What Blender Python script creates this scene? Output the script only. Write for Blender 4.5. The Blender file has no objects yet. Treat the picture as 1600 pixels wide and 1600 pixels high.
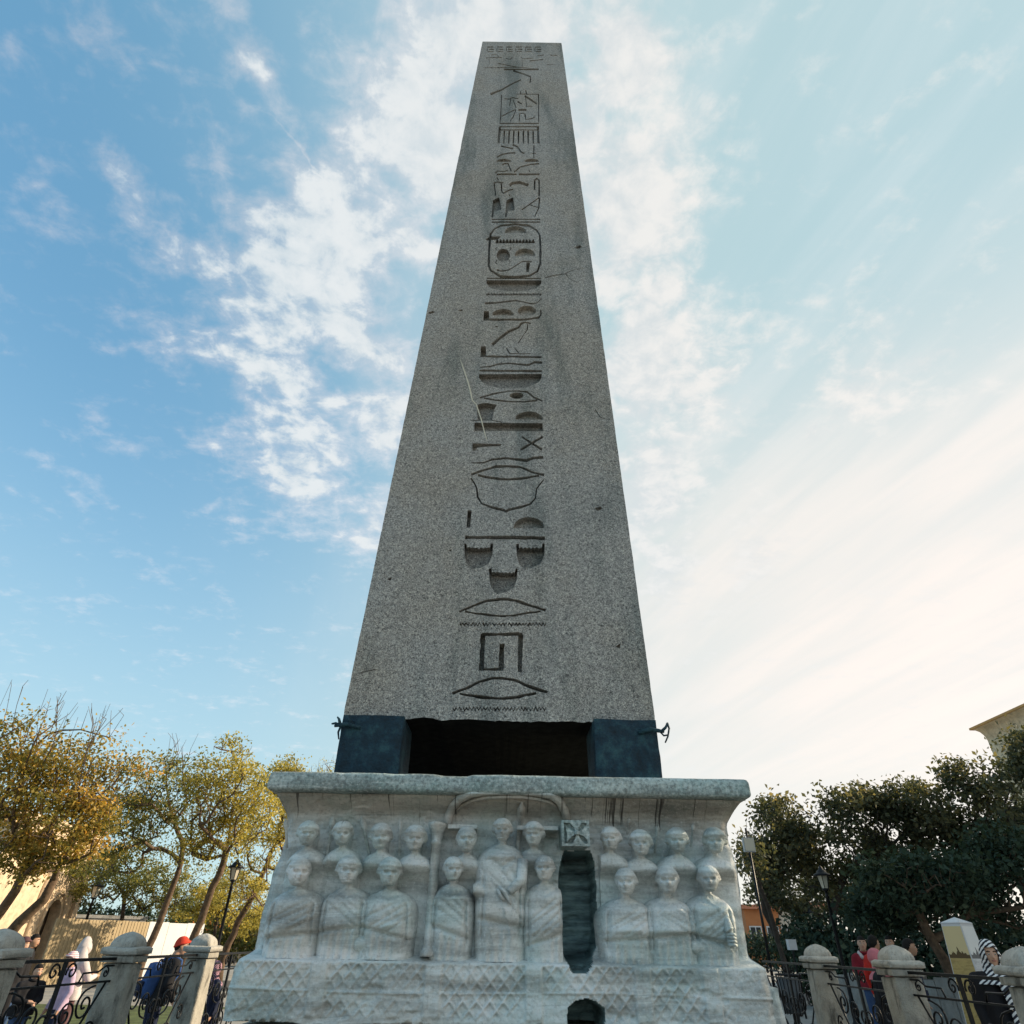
import bpy, bmesh, math, random
import numpy as np
from mathutils import Vector, Matrix, noise as mnoise
from mathutils.geometry import delaunay_2d_cdt

SC = bpy.context.scene
COL = SC.collection
R = math.radians

# ------------------------------------------------------------------ camera
CAM_H, PITCH, ROLL, FPX = 1.55, R(34.7), R(1.0), 968.0
cam_d = bpy.data.cameras.new('camera')
cam = bpy.data.objects.new('camera', cam_d)
COL.objects.link(cam)
cam_d.sensor_width = 36.0
cam_d.lens = 36.0 * FPX / 1600.0
cam_d.clip_start, cam_d.clip_end = 0.05, 3000.0
fwd = np.array([0, math.cos(PITCH), math.sin(PITCH)])
up0 = np.array([0, -math.sin(PITCH), math.cos(PITCH)])
rt0 = np.array([1.0, 0, 0])
rt = rt0 * math.cos(ROLL) + up0 * math.sin(ROLL)
up = up0 * math.cos(ROLL) - rt0 * math.sin(ROLL)
cam.matrix_world = Matrix(((rt[0], up[0], -fwd[0], 0), (rt[1], up[1], -fwd[1], 0),
                           (rt[2], up[2], -fwd[2], CAM_H), (0, 0, 0, 1)))
SC.camera = cam
C0 = np.array([0, 0, CAM_H])

def ray(x, y): return fwd * FPX + rt * (x - 800.0) - up * (y - 800.0)
def at_y(x, y, Y):                       # survey: point of the upright plane Y metres ahead
    r = ray(x, y); return C0 + r * (Y / r[1])
def at_d(x, y, d):                       # survey: point at a distance d along the view axis
    r = ray(x, y); return C0 + r * (d / FPX)

# ------------------------------------------------------------------ light
SUN_EL, SUN_AZ = R(24), R(14)            # azimuth from +X towards +Y
sun_dir = Vector((math.cos(SUN_EL) * math.cos(SUN_AZ), math.cos(SUN_EL) * math.sin(SUN_AZ), math.sin(SUN_EL)))
sd = bpy.data.lights.new('sun', 'SUN')
sd.energy, sd.angle, sd.color = 4.6, R(0.5), (1.0, 0.82, 0.58)
so = bpy.data.objects.new('sun', sd); COL.objects.link(so)
so.rotation_euler = sun_dir.to_track_quat('Z', 'Y').to_euler()
so.location = (40, 12, 30)

SC.view_settings.view_transform = 'Standard'
SC.view_settings.look = 'None'
SC.view_settings.gamma = 1.0
SC.view_settings.use_curve_mapping = False
SC.view_settings.exposure = 0.74
SC.render.filter_size = 0.9

world = bpy.data.worlds.new('World'); SC.world = world; world.use_nodes = True
wt = world.node_tree
for n in list(wt.nodes): wt.nodes.remove(n)

class NT:                                # small helper to write node trees
    def __init__(s, tree): s.t = tree
    def n(s, kind, **kw):
        nd = s.t.nodes.new(kind)
        for k, v in kw.items():
            if k.startswith('i_'):
                key = k[2:]; key = int(key) if key.isdigit() else key.replace('_', ' ')
                nd.inputs[key].default_value = v
            else: setattr(nd, k, v)
        return nd
    def l(s, a, b): s.t.links.new(a, b)
    def val(s, sock, v):
        if isinstance(v, bpy.types.NodeSocket): s.t.links.new(v, sock)
        else: sock.default_value = v
    def math(s, op, a, b=None, c=None, clamp=False):
        nd = s.t.nodes.new('ShaderNodeMath'); nd.operation = op; nd.use_clamp = clamp
        for i, v in enumerate((a, b, c)):
            if v is not None: s.val(nd.inputs[i], v)
        return nd.outputs[0]
    def vmath(s, op, a, b=None):
        nd = s.t.nodes.new('ShaderNodeVectorMath'); nd.operation = op
        for i, v in enumerate((a, b)):
            if v is not None: s.val(nd.inputs[i], v)
        return nd.outputs['Value'] if op in ('LENGTH', 'DOT_PRODUCT') else nd.outputs[0]
    def noise(s, vec, scale, detail=4, rough=0.55, dist=0.0):
        nd = s.t.nodes.new('ShaderNodeTexNoise')
        nd.inputs['Scale'].default_value = scale; nd.inputs['Detail'].default_value = detail
        nd.inputs['Roughness'].default_value = rough; nd.inputs['Distortion'].default_value = dist
        if vec is not None: s.l(vec, nd.inputs['Vector'])
        return nd
    def step(s, v, lo, hi, a=0.0, b=1.0):
        nd = s.t.nodes.new('ShaderNodeMapRange'); nd.interpolation_type = 'SMOOTHSTEP'
        s.val(nd.inputs['Value'], v)
        for k, x in (('From Min', lo), ('From Max', hi), ('To Min', a), ('To Max', b)): s.val(nd.inputs[k], x)
        return nd.outputs[0]
    def ramp(s, v, stops):
        nd = s.t.nodes.new('ShaderNodeValToRGB'); e = nd.color_ramp.elements
        while len(e) < len(stops): e.new(0.5)
        for i, (p, c) in enumerate(stops):
            e[i].position = p; e[i].color = (*c, 1) if len(c) == 3 else c
        s.val(nd.inputs[0], v); return nd.outputs[0]
    def mix(s, f, a, b, mode='MIX'):
        nd = s.t.nodes.new('ShaderNodeMix'); nd.data_type = 'RGBA'; nd.blend_type = mode
        nd.clamp_factor = True
        s.val(nd.inputs[0], f)
        for i, v in ((6, a), (7, b)):
            if not isinstance(v, bpy.types.NodeSocket) and len(v) == 3: v = (*v, 1)
            s.val(nd.inputs[i], v)
        return nd.outputs[2]

w = NT(wt)
SKY_STRENGTH = 0.15
sky = w.n('ShaderNodeTexSky', sky_type='NISHITA', sun_disc=False)
sky.sun_elevation = SUN_EL; sky.sun_rotation = R(90) - SUN_AZ
sky.air_density = 1.0; sky.dust_density = 0.3; sky.ozone_density = 1.2
bg = w.n('ShaderNodeBackground', i_Strength=SKY_STRENGTH); w.l(sky.outputs[0], bg.inputs[0])
tc = w.n('ShaderNodeTexCoord')
dirn = w.vmath('NORMALIZE', tc.outputs['Generated'])
sx = w.n('ShaderNodeSeparateXYZ'); w.l(dirn, sx.inputs[0])
zc = w.math('ADD', w.math('MAXIMUM', sx.outputs[2], 0.0), 0.15)
cx_ = w.n('ShaderNodeCombineXYZ')
w.l(w.math('DIVIDE', sx.outputs[0], zc), cx_.inputs[0]); w.l(w.math('DIVIDE', sx.outputs[1], zc), cx_.inputs[1])
P = cx_.outputs[0]                       # position on the flat cloud layer
def layer_pt(x, y):
    r = ray(x, y); r = r / np.linalg.norm(r); z = max(r[2], 0) + 0.15
    return np.array([r[0] / z, r[1] / z])
warp = w.noise(P, 5.5, 5, 0.6)
wv = w.vmath('SUBTRACT', warp.outputs['Color'], (0.5, 0.5, 0.5))
wsc = w.n('ShaderNodeVectorMath', operation='SCALE'); w.l(wv, wsc.inputs[0]); wsc.inputs['Scale'].default_value = 0.12
PW = w.vmath('ADD', P, wsc.outputs[0])
def blob(c, a, b, amp):                  # soft oval patch of cloud: centre and two semi-axis ends
    c0 = layer_pt(*c); A = np.stack([layer_pt(*a) - c0, layer_pt(*b) - c0], 1); Mi = np.linalg.inv(A)
    s_ = w.math('SUBTRACT', w.vmath('DOT_PRODUCT', PW, (Mi[0, 0], Mi[0, 1], 0)), float(Mi[0] @ c0))
    t_ = w.math('SUBTRACT', w.vmath('DOT_PRODUCT', PW, (Mi[1, 0], Mi[1, 1], 0)), float(Mi[1] @ c0))
    r2 = w.math('ADD', w.math('MULTIPLY', s_, s_), w.math('MULTIPLY', t_, t_))
    return w.math('MULTIPLY', w.math('EXPONENT', w.math('MULTIPLY', r2, -1.1)), amp)
BLOBS = [((965, 90), (1050, 90), (960, -90), 1.1), ((760, 60), (980, 60), (760, -190), 1.15), ((690, 230), (850, 260), (660, 40), 1.15), ((620, 150), (690, 180), (590, 60), .8),
         ((970, 330), (1100, 330), (950, 100), 1.15), ((1010, 560), (1110, 520), (1010, 360), 1.15), ((900, 200), (1000, 210), (890, 60), .95),
         ((1080, 590), (1160, 530), (1120, 690), .85), ((1010, 760), (1105, 740), (1020, 600), .95), ((1040, 890), (1100, 880), (1040, 810), .75),
         ((480, 420), (620, 480), (380, 590), 1.05), ((550, 520), (660, 560), (500, 390), 1.05), ((420, 590), (580, 640), (350, 480), .85),
         ((330, 430), (440, 470), (270, 340), .62), ((460, 720), (530, 820), (380, 770), .85), ((600, 660), (680, 660), (590, 560), .9),
         ((590, 820), (690, 820), (590, 760), .85), ((405, 95), (455, 140), (390, 10), .7), ((200, 285), (250, 340), (165, 300), .52),
         ((150, 60), (220, 130), (90, 90), .45), ((500, 270), (570, 330), (440, 210), .8), ((1360, 600), (1450, 530), (1390, 670), .62),
         ((1180, 870), (1240, 840), (1190, 930), .55), ((650, 380), (710, 420), (640, 280), .8), ((1450, 560), (1500, 530), (1460, 590), .5), ((1280, 680), (1310, 670), (1285, 700), .5)]
acc = None
for bb in BLOBS:
    o_ = blob(*bb); acc = o_ if acc is None else w.math('MAXIMUM', acc, o_)
n1 = w.noise(P, 7.0, 9, 0.62, 0.25)
mpw = w.n('ShaderNodeMapping'); mpw.inputs['Rotation'].default_value = (0, 0, R(-35)); mpw.inputs['Scale'].default_value = (9, 26, 1)
w.l(PW, mpw.inputs[0]); n2 = w.noise(mpw.outputs[0], 1.0, 4, 0.55)
n3 = w.noise(P, 0.55, 3, 0.5)            # the same weather goes on round the sky
far_cl = w.step(n3.outputs[0], 0.5, 0.72, 0.0, 0.75)
behind = w.step(sx.outputs[1], 0.15, -0.25, 0.0, 1.0)
dens = w.math('MAXIMUM', acc, w.math('MULTIPLY', far_cl, behind))
dens = w.math('ADD', dens, w.math('MULTIPLY', w.math('SUBTRACT', n1.outputs[0], 0.5), 1.9))
dens = w.math('ADD', dens, w.math('MULTIPLY', w.math('SUBTRACT', n2.outputs[0], 0.5), 0.9))
n5 = w.noise(P, 21.0, 5, 0.6, 0.3)
dens = w.math('ADD', dens, w.math('MULTIPLY', w.math('SUBTRACT', n5.outputs[0], 0.5), 1.25))
dens = w.step(dens, 0.03, 0.98)
# thin streaked veil towards the sun
mpv = w.n('ShaderNodeMapping', vector_type='TEXTURE'); mpv.inputs['Rotation'].default_value = (0, 0, R(-70)); mpv.inputs['Scale'].default_value = (1.5, 0.26, 1)
w.l(P, mpv.inputs[0]); n4 = w.noise(mpv.outputs[0], 1.6, 6, 0.55, 0.4)
sunv = w.vmath('DOT_PRODUCT', dirn, tuple(sun_dir))
veil = w.math('MULTIPLY', w.math('MULTIPLY', w.step(sunv, 0.22, 0.82), w.step(sx.outputs[2], 0.80, 0.42)), w.step(n4.outputs[0], 0.25, 0.75, 0.58, 1.0))
low = w.step(sx.outputs[2], 0.72, 0.04)   # the air whitens towards the horizon all round
lit = w.step(sunv, -0.15, 0.6)
air_cover = w.math('MINIMUM', w.math('ADD', w.math('ADD', w.math('MULTIPLY', low, 0.42), 0.46), w.math('MULTIPLY', lit, 0.48)), 0.94)
airl = w.mix(low, (0.085, 0.28, 0.415), (0.310, 0.445, 0.480))
air = w.mix(lit, airl, w.mix(low, (0.30, 0.41, 0.43), (0.49, 0.505, 0.48)))
streak = w.step(n4.outputs[0], 0.42, 0.78, 0.0, 0.42)
air = w.mix(w.math('MULTIPLY', streak, lit), air, (0.50, 0.53, 0.53))
air = w.mix(veil, air, (0.645, 0.575, 0.515))
cloudc = w.mix(w.step(sunv, 0.1, 0.9), (0.50, 0.525, 0.53), (0.56, 0.54, 0.505))
shade = w.step(w.math('ADD', w.math('MULTIPLY', n5.outputs[0], .5), w.math('MULTIPLY', n1.outputs[0], .5)), 0.40, 0.60)
cloudc = w.mix(shade, w.mix(1.0, cloudc, (0.80, 0.86, 0.90), 'MULTIPLY'), cloudc)
ccol = w.mix(dens, air, cloudc)
cover = w.math('MAXIMUM', w.math('MULTIPLY', dens, 0.93), w.math('MAXIMUM', air_cover, w.math('MULTIPLY', veil, 0.97)))
bgc = w.n('ShaderNodeBackground', i_Strength=1.0); w.l(ccol, bgc.inputs[0])
mxs = w.n('ShaderNodeMixShader'); w.l(cover, mxs.inputs[0]); w.l(bg.outputs[0], mxs.inputs[1]); w.l(bgc.outputs[0], mxs.inputs[2])
wo = w.n('ShaderNodeOutputWorld'); w.l(mxs.outputs[0], wo.inputs[0])

# ------------------------------------------------------------------ helpers
def put(o, label=None, cat=None, group=None, kind=None):
    if label: o['label'] = label
    if cat: o['category'] = cat
    if group: o['group'] = group
    if kind: o['kind'] = kind
    return o
def empty(name, loc, rz=0.0, label=None, cat=None, group=None):
    o = bpy.data.objects.new(name, None); COL.objects.link(o)
    o.empty_display_size = 0.2
    o.location = loc; o.rotation_euler = (0, 0, rz)
    return put(o, label, cat, group)
def raw_mesh(name, V, Fs, smooth=False, mi=None):
    me = bpy.data.meshes.new(name)
    if isinstance(Fs, np.ndarray):
        V = np.asarray(V, np.float32); k = Fs.shape[1]
        me.vertices.add(len(V)); me.vertices.foreach_set('co', V.ravel())
        me.loops.add(Fs.size); me.loops.foreach_set('vertex_index', Fs.astype(np.int32).ravel())
        me.polygons.add(len(Fs)); me.polygons.foreach_set('loop_start', np.arange(0, Fs.size, k, dtype=np.int32))
        me.polygons.foreach_set('loop_total', np.full(len(Fs), k, np.int32))
    else:
        me.from_pydata([tuple(map(float, v)) for v in V], [], Fs)
    if mi is not None: me.polygons.foreach_set('material_index', np.asarray(mi, np.int32))
    if smooth: me.polygons.foreach_set('use_smooth', np.ones(len(me.polygons), bool))
    me.update(calc_edges=True); me.validate()
    return me
def link(name, me, mats, parent=None, loc=None):
    if mats is not None and not me.materials:
        for m in (mats if isinstance(mats, (list, tuple)) else [mats]): me.materials.append(m)
    o = bpy.data.objects.new(name, me); COL.objects.link(o)
    if parent: o.parent = parent
    if loc is not None: o.location = loc
    return o
def copy_tree(o, parent=None):
    c = o.copy(); COL.objects.link(c)
    if parent: c.parent = parent
    for ch in o.children: copy_tree(ch, c)
    return c

class MB:
    def __init__(s): s.V = []; s.F = []
    def add(s, V, Fs):
        b = len(s.V); s.V += [tuple(v) for v in V]; s.F += [tuple(i + b for i in f) for f in Fs]; return s
    def box(s, x0, x1, y0, y1, z0, z1, taper=1.0):
        cx, cy = (x0 + x1) / 2, (y0 + y1) / 2; t = taper
        V = [(x0, y0, z0), (x1, y0, z0), (x1, y1, z0), (x0, y1, z0)]
        V += [(cx + (x - cx) * t, cy + (y - cy) * t, z1) for x, y in ((x0, y0), (x1, y0), (x1, y1), (x0, y1))]
        return s.add(V, [(3, 2, 1, 0), (4, 5, 6, 7), (0, 1, 5, 4), (1, 2, 6, 5), (2, 3, 7, 6), (3, 0, 4, 7)])
    def tube(s, pts, rad, n=6, flat=None, cap=True):
        P_ = np.asarray(pts, float); k = len(P_)
        rad = np.full(k, rad, float) if np.isscalar(rad) else np.asarray(rad, float)
        T = np.gradient(P_, axis=0); T /= np.linalg.norm(T, axis=1)[:, None] + 1e-9
        ref = np.array([0, 0, 1.0]) if abs(T[0][2]) < 0.9 else np.array([1.0, 0, 0])
        u = np.cross(T[0], ref); u /= np.linalg.norm(u); V = []
        for i in range(k):
            u = u - T[i] * (u @ T[i]); u /= np.linalg.norm(u) + 1e-9; v = np.cross(T[i], u)
            for j in range(n):
                a = 2 * math.pi * j / n
                V.append(P_[i] + rad[i] * (math.cos(a) * u * (flat or 1) + math.sin(a) * v))
        Fs = [(i * n + j, i * n + (j + 1) % n, (i + 1) * n + (j + 1) % n, (i + 1) * n + j) for i in range(k - 1) for j in range(n)]
        if cap: Fs += [tuple(range(n))[::-1], tuple((k - 1) * n + j for j in range(n))]
        return s.add(V, Fs)
    def lathe(s, prof, n=16, c=(0, 0, 0), sx=1.0, sy=1.0, cap=True):
        V = [(c[0] + r * sx * math.cos(2 * math.pi * j / n), c[1] + r * sy * math.sin(2 * math.pi * j / n), c[2] + z) for r, z in prof for j in range(n)]
        k = len(prof)
        Fs = [(i * n + j, i * n + (j + 1) % n, (i + 1) * n + (j + 1) % n, (i + 1) * n + j) for i in range(k - 1) for j in range(n)]
        if cap: Fs += [tuple(range(n))[::-1], tuple((k - 1) * n + j for j in range(n))]
        return s.add(V, Fs)
    def prism(s, poly, y0, y1):          # outline in x,z pushed from y0 to y1
        n = len(poly); V = [(x, y0, z) for x, z in poly] + [(x, y1, z) for x, z in poly]
        return s.add(V, [tuple(range(n)), tuple(range(2 * n - 1, n - 1, -1))] + [((i + 1) % n, i, n + i, n + (i + 1) % n) for i in range(n)])
    def build(s, name, mat, parent=None, smooth=False, loc=None):
        return link(name, raw_mesh(name, s.V, s.F, smooth), mat, parent, loc)

def fbm(X, Y, seed=0, octaves=4, gain=0.5):   # value noise on arrays, about 0..1
    X = np.asarray(X, float); Y = np.asarray(Y, float); out = 0; amp = 1; tot = 0
    for o in range(octaves):
        f = 2 ** o; x = X * f + 17.3 * o + seed * 7.1; y = Y * f + 9.7 * o + seed * 3.3
        xi = np.floor(x).astype(np.int64); yi = np.floor(y).astype(np.int64); u = x - xi; v = y - yi
        u = u * u * (3 - 2 * u); v = v * v * (3 - 2 * v)
        def h(a, b):
            k = (a * 374761393 + b * 668265263 + seed * 974711) & 0x7fffffff
            k = ((k ^ (k >> 13)) * 1274126177) & 0x7fffffff
            return ((k ^ (k >> 16)) & 0xffff) / 65535.0
        out = out + amp * ((h(xi, yi) * (1 - u) + h(xi + 1, yi) * u) * (1 - v) + (h(xi, yi + 1) * (1 - u) + h(xi + 1, yi + 1) * u) * v)
        tot += amp; amp *= gain
    return out / tot
def sstep(a, b, x):
    t = np.clip((x - a) / (b - a), 0, 1); return t * t * (3 - 2 * t)

# ------------------------------------------------------------------ materials
def mat(name, rough=0.8, metal=0.0, spec=0.3):
    m = bpy.data.materials.new(name); m.use_nodes = True
    t = NT(m.node_tree); b = m.node_tree.nodes['Principled BSDF']
    b.inputs['Roughness'].default_value = rough; b.inputs['Metallic'].default_value = metal
    b.inputs['Specular IOR Level'].default_value = spec
    c = t.n('ShaderNodeTexCoord')
    return m, t, b, c.outputs['Object']
def bump(t, b, h, dist, strength=1.0):
    nd = t.n('ShaderNodeBump'); nd.inputs['Distance'].default_value = dist; nd.inputs['Strength'].default_value = strength
    t.l(h, nd.inputs['Height']); t.l(nd.outputs[0], b.inputs['Normal'])
def simple(name, col, rough=0.8, var=0.25, scale=8.0, metal=0.0, bmp=0.0, spec=0.3):
    m, t, b, o = mat(name, rough, metal, spec)
    n = t.noise(o, scale, 5, 0.6)
    lo = tuple(c * (1 - var) for c in col); hi = tuple(min(1, c * (1 + var)) for c in col)
    t.l(t.ramp(n.outputs[0], [(0.3, lo), (0.7, hi)]), b.inputs['Base Color'])
    if bmp: bump(t, b, n.outputs[0], bmp)
    return m
def stretch(t, o, sc):
    mp = t.n('ShaderNodeMapping'); mp.inputs['Scale'].default_value = sc; t.l(o, mp.inputs[0]); return mp.outputs[0]

def granite(name='granite', tone=1.0):
    m, t, b, o = mat(name, 0.75, 0, 0.25); o = t.n('ShaderNodeNewGeometry').outputs['Position']
    fine = t.noise(o, 40, 3, 0.6, 1.4); mid = t.noise(o, 95, 2, 0.5); big = t.noise(o, 0.55, 5, 0.6); blot = t.noise(stretch(t, o, (1.5, 1.5, .22)), 1.2, 6, .62)
    k = t.math('ADD', t.math('MULTIPLY', fine.outputs[0], 0.66), t.math('MULTIPLY', mid.outputs[0], 0.34))
    c = t.ramp(k, [(0.35, (0.06, 0.058, 0.056)), (0.455, (0.25, 0.242, 0.23)), (0.53, (0.395, 0.38, 0.355)), (0.64, (0.70, 0.67, 0.60))])
    c = t.mix(t.step(big.outputs[0], 0.40, 0.62, 0, .5), c, (0.95, 0.86, 0.75), 'MULTIPLY'); c = t.mix(t.step(big.outputs[0], 0.45, 0.30, 0, .35), c, (0.62, 0.66, 0.68), 'MULTIPLY')
    blue = t.step(blot.outputs[0], 0.48, 0.68, 0.0, 0.75)
    c = t.mix(blue, c, (0.46, 0.53, 0.54), 'MULTIPLY')
    if tone < 1: c = t.mix(1.0, c, (tone, tone, tone), 'MULTIPLY')
    t.l(c, b.inputs['Base Color'])
    bump(t, b, t.math('ADD', k, t.math('MULTIPLY', big.outputs[0], .6)), 0.03, 0.8)
    return m
def marble(name='marble', base=(0.655, 0.675, 0.655), teal=0.45, dirt=0.0, drips=False):
    m, t, b, o = mat(name, 0.55, 0, 0.35); o = t.n('ShaderNodeNewGeometry').outputs['Position']
    wv = t.noise(o, 1.3, 3, 0.5); sv = t.n('ShaderNodeVectorMath', operation='SCALE'); t.l(wv.outputs['Color'], sv.inputs[0]); sv.inputs['Scale'].default_value = 0.10
    ow = t.vmath('ADD', o, sv.outputs[0])
    st = t.noise(stretch(t, ow, (0.6, 0.6, 4.2)), 1.7, 8, 0.66)
    st2 = t.noise(stretch(t, ow, (0.8, 0.8, 17)), 1.5, 5, 0.65)
    fine = t.noise(o, 38, 5, 0.65); big = t.noise(o, 1.7, 5, 0.6); speck = t.noise(o, 14, 5, 0.7)
    d = tuple(c * 0.46 for c in base); h = tuple(min(0.82, c * 1.38) for c in base)
    c = t.ramp(st.outputs[0], [(0.30, tuple(x * .42 for x in base)), (0.44, tuple(x * 0.74 for x in base)), (0.53, base), (0.67, h)])
    c = t.mix(t.step(st2.outputs[0], 0.58, 0.72, 0, 0.6), c, (0.76, 0.80, 0.78))
    c = t.mix(t.step(st2.outputs[0], 0.41, 0.28, 0, 0.5), c, (0.15, 0.20, 0.20))
    c = t.mix(t.step(big.outputs[0], 0.45, 0.62, 0, teal + .1), c, (0.62, 0.78, 0.77), 'MULTIPLY')
    c = t.mix(t.step(big.outputs[0], 0.5, 0.32, 0, 0.35), c, (0.86, 0.79, 0.72), 'MULTIPLY')
    c = t.mix(t.step(speck.outputs[0], 0.54, 0.72, 0, 0.35), c, (0.2, 0.225, 0.22)); c = t.mix(t.step(fine.outputs[0], 0.52, 0.68, 0, 0.38), c, (0.22, 0.235, 0.225)); c = t.mix(t.step(fine.outputs[0], 0.47, 0.32, 0, 0.42), c, (0.78, 0.80, 0.78))
    if dirt: c = t.mix(t.step(fine.outputs[0], 0.45, 0.65, 0, dirt), c, (0.07, 0.08, 0.08))
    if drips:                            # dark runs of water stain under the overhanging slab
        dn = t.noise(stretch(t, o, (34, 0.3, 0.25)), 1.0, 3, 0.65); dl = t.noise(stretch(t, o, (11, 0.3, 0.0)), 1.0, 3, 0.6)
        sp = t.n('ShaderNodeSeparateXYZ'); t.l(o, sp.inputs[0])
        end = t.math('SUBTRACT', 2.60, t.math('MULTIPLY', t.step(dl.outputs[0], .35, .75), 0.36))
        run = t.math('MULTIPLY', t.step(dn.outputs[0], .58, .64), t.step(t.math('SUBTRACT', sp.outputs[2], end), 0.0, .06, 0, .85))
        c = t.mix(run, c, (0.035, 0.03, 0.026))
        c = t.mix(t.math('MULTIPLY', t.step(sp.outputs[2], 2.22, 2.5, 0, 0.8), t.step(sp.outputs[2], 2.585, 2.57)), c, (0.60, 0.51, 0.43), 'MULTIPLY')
    t.l(c, b.inputs['Base Color'])
    bump(t, b, t.math('ADD', t.math('MULTIPLY', fine.outputs[0], 0.6), t.math('ADD', t.math('MULTIPLY', st.outputs[0], .2), speck.outputs[0])), 0.016, 0.8)
    return m
GRANITE = granite(); PECKED = granite('pecked_granite', 0.66)
MARBLE = marble(drips=True)
SLAB = marble('slab_marble', (0.38, 0.44, 0.425), 0.6, 0.5)
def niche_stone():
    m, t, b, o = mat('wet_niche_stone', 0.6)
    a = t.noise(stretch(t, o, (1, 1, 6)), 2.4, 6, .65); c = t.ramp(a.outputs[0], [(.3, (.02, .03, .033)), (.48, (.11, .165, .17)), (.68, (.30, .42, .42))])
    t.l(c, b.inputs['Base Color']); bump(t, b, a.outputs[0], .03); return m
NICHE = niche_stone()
def bronze():
    m, t, b, o = mat('patinated_bronze', 0.62, 0.25, 0.4)
    a = t.noise(o, 5, 7, .7); f = t.noise(o, 30, 4, .6)
    c = t.ramp(a.outputs[0], [(.3, (.003, .010, .016)), (.5, (.009, .034, .054)), (.70, (.035, .10, .115))])
    t.l(c, b.inputs['Base Color']); bump(t, b, t.math('ADD', a.outputs[0], f.outputs[0]), .02); return m
BRONZE = bronze()
IRON = simple('wrought_iron', (0.014, 0.015, 0.017), 0.45, 0.3, 20, 0.6, 0.002)
def old_stone(name, col, grime=0.6):
    m, t, b, o = mat(name, 0.85)
    a = t.noise(o, 3.2, 7, .7); g = t.noise(stretch(t, o, (4, 4, 1.1)), 2.2, 6, .68); f = t.noise(o, 60, 4, .6)
    c = t.ramp(a.outputs[0], [(.3, tuple(x * .62 for x in col)), (.5, col), (.72, tuple(min(.8, x * 1.3) for x in col))])
    c = t.mix(t.step(g.outputs[0], .48, .68, 0, grime), c, (.045, .042, .036))
    c = t.mix(t.step(f.outputs[0], .55, .7, 0, .3), c, (.1, .095, .085))
    t.l(c, b.inputs['Base Color']); bump(t, b, t.math('ADD', a.outputs[0], f.outputs[0]), .012); return m
POST = old_stone('weathered_limestone', (0.36, 0.34, 0.295), .75)
CAPST = old_stone('cap_limestone', (0.44, 0.42, 0.375), 0.5)
PITST = old_stone('pit_wall_stone', (0.26, 0.24, 0.205))
def paving(name, col, sx_=0.8, sy_=0.5):
    m, t, b, o = mat(name, 0.8)
    br = t.n('ShaderNodeTexBrick'); br.inputs['Scale'].default_value = 1.0; br.inputs['Mortar Size'].default_value = 0.008
    br.inputs['Brick Width'].default_value = sx_; br.inputs['Row Height'].default_value = sy_
    br.inputs['Color1'].default_value = (*[c * .88 for c in col], 1); br.inputs['Color2'].default_value = (*[c * 1.1 for c in col], 1); br.inputs['Mortar'].default_value = (*[c * .4 for c in col], 1)
    t.l(o, br.inputs[0]); a = t.noise(o, .6, 6, .65)
    t.l(t.mix(t.step(a.outputs[0], .4, .7, 0, .5), br.outputs[0], tuple(c * .6 for c in col)), b.inputs['Base Color']); return m
PAVE = paving('plaza_paving', (0.30, 0.285, 0.26))
def leafmat(name, stops, trans=0.45, rough=0.55):
    m = bpy.data.materials.new(name); m.use_nodes = True; t = NT(m.node_tree); nt = m.node_tree
    b = nt.nodes['Principled BSDF']; b.inputs['Roughness'].default_value = rough; b.inputs['Specular IOR Level'].default_value = .35
    at = t.n('ShaderNodeAttribute'); at.attribute_name = 'tint'
    c = t.ramp(at.outputs['Fac'], stops); t.l(c, b.inputs['Base Color'])
    tr = t.n('ShaderNodeBsdfTranslucent'); t.l(t.mix(1.0, c, (1.25, 1.15, .6), 'MULTIPLY'), tr.inputs[0])
    mx = t.n('ShaderNodeMixShader'); mx.inputs[0].default_value = trans
    t.l(b.outputs[0], mx.inputs[1]); t.l(tr.outputs[0], mx.inputs[2]); t.l(mx.outputs[0], nt.nodes['Material Output'].inputs[0]); return m
LEAF_GOLD = leafmat('autumn_leaf', [(0, (.06, .07, .02)), (.35, (.20, .18, .045)), (.65, (.46, .33, .08)), (.9, (.58, .36, .085)), (1, (.50, .19, .04))])
LEAF_OLIVE = leafmat('olive_leaf', [(0, (.05, .065, .02)), (.45, (.14, .155, .05)), (.78, (.30, .27, .085)), (1, (.48, .33, .09))])
LEAF_YELLOW = leafmat('yellow_leaf', [(0, (.16, .15, .035)), (.4, (.36, .32, .08)), (.75, (.54, .45, .12)), (1, (.64, .52, .16))])
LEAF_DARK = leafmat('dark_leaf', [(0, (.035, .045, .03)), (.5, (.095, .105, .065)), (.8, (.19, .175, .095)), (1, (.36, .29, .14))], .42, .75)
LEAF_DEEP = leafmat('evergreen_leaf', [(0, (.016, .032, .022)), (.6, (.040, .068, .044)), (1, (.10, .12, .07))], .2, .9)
BARK = simple('bark', (0.115, 0.078, 0.052), .9, .45, 9, 0, .02)
BARK_D = simple('dark_bark', (0.06, 0.048, 0.04), .9, .4, 9, 0, .02)

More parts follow.
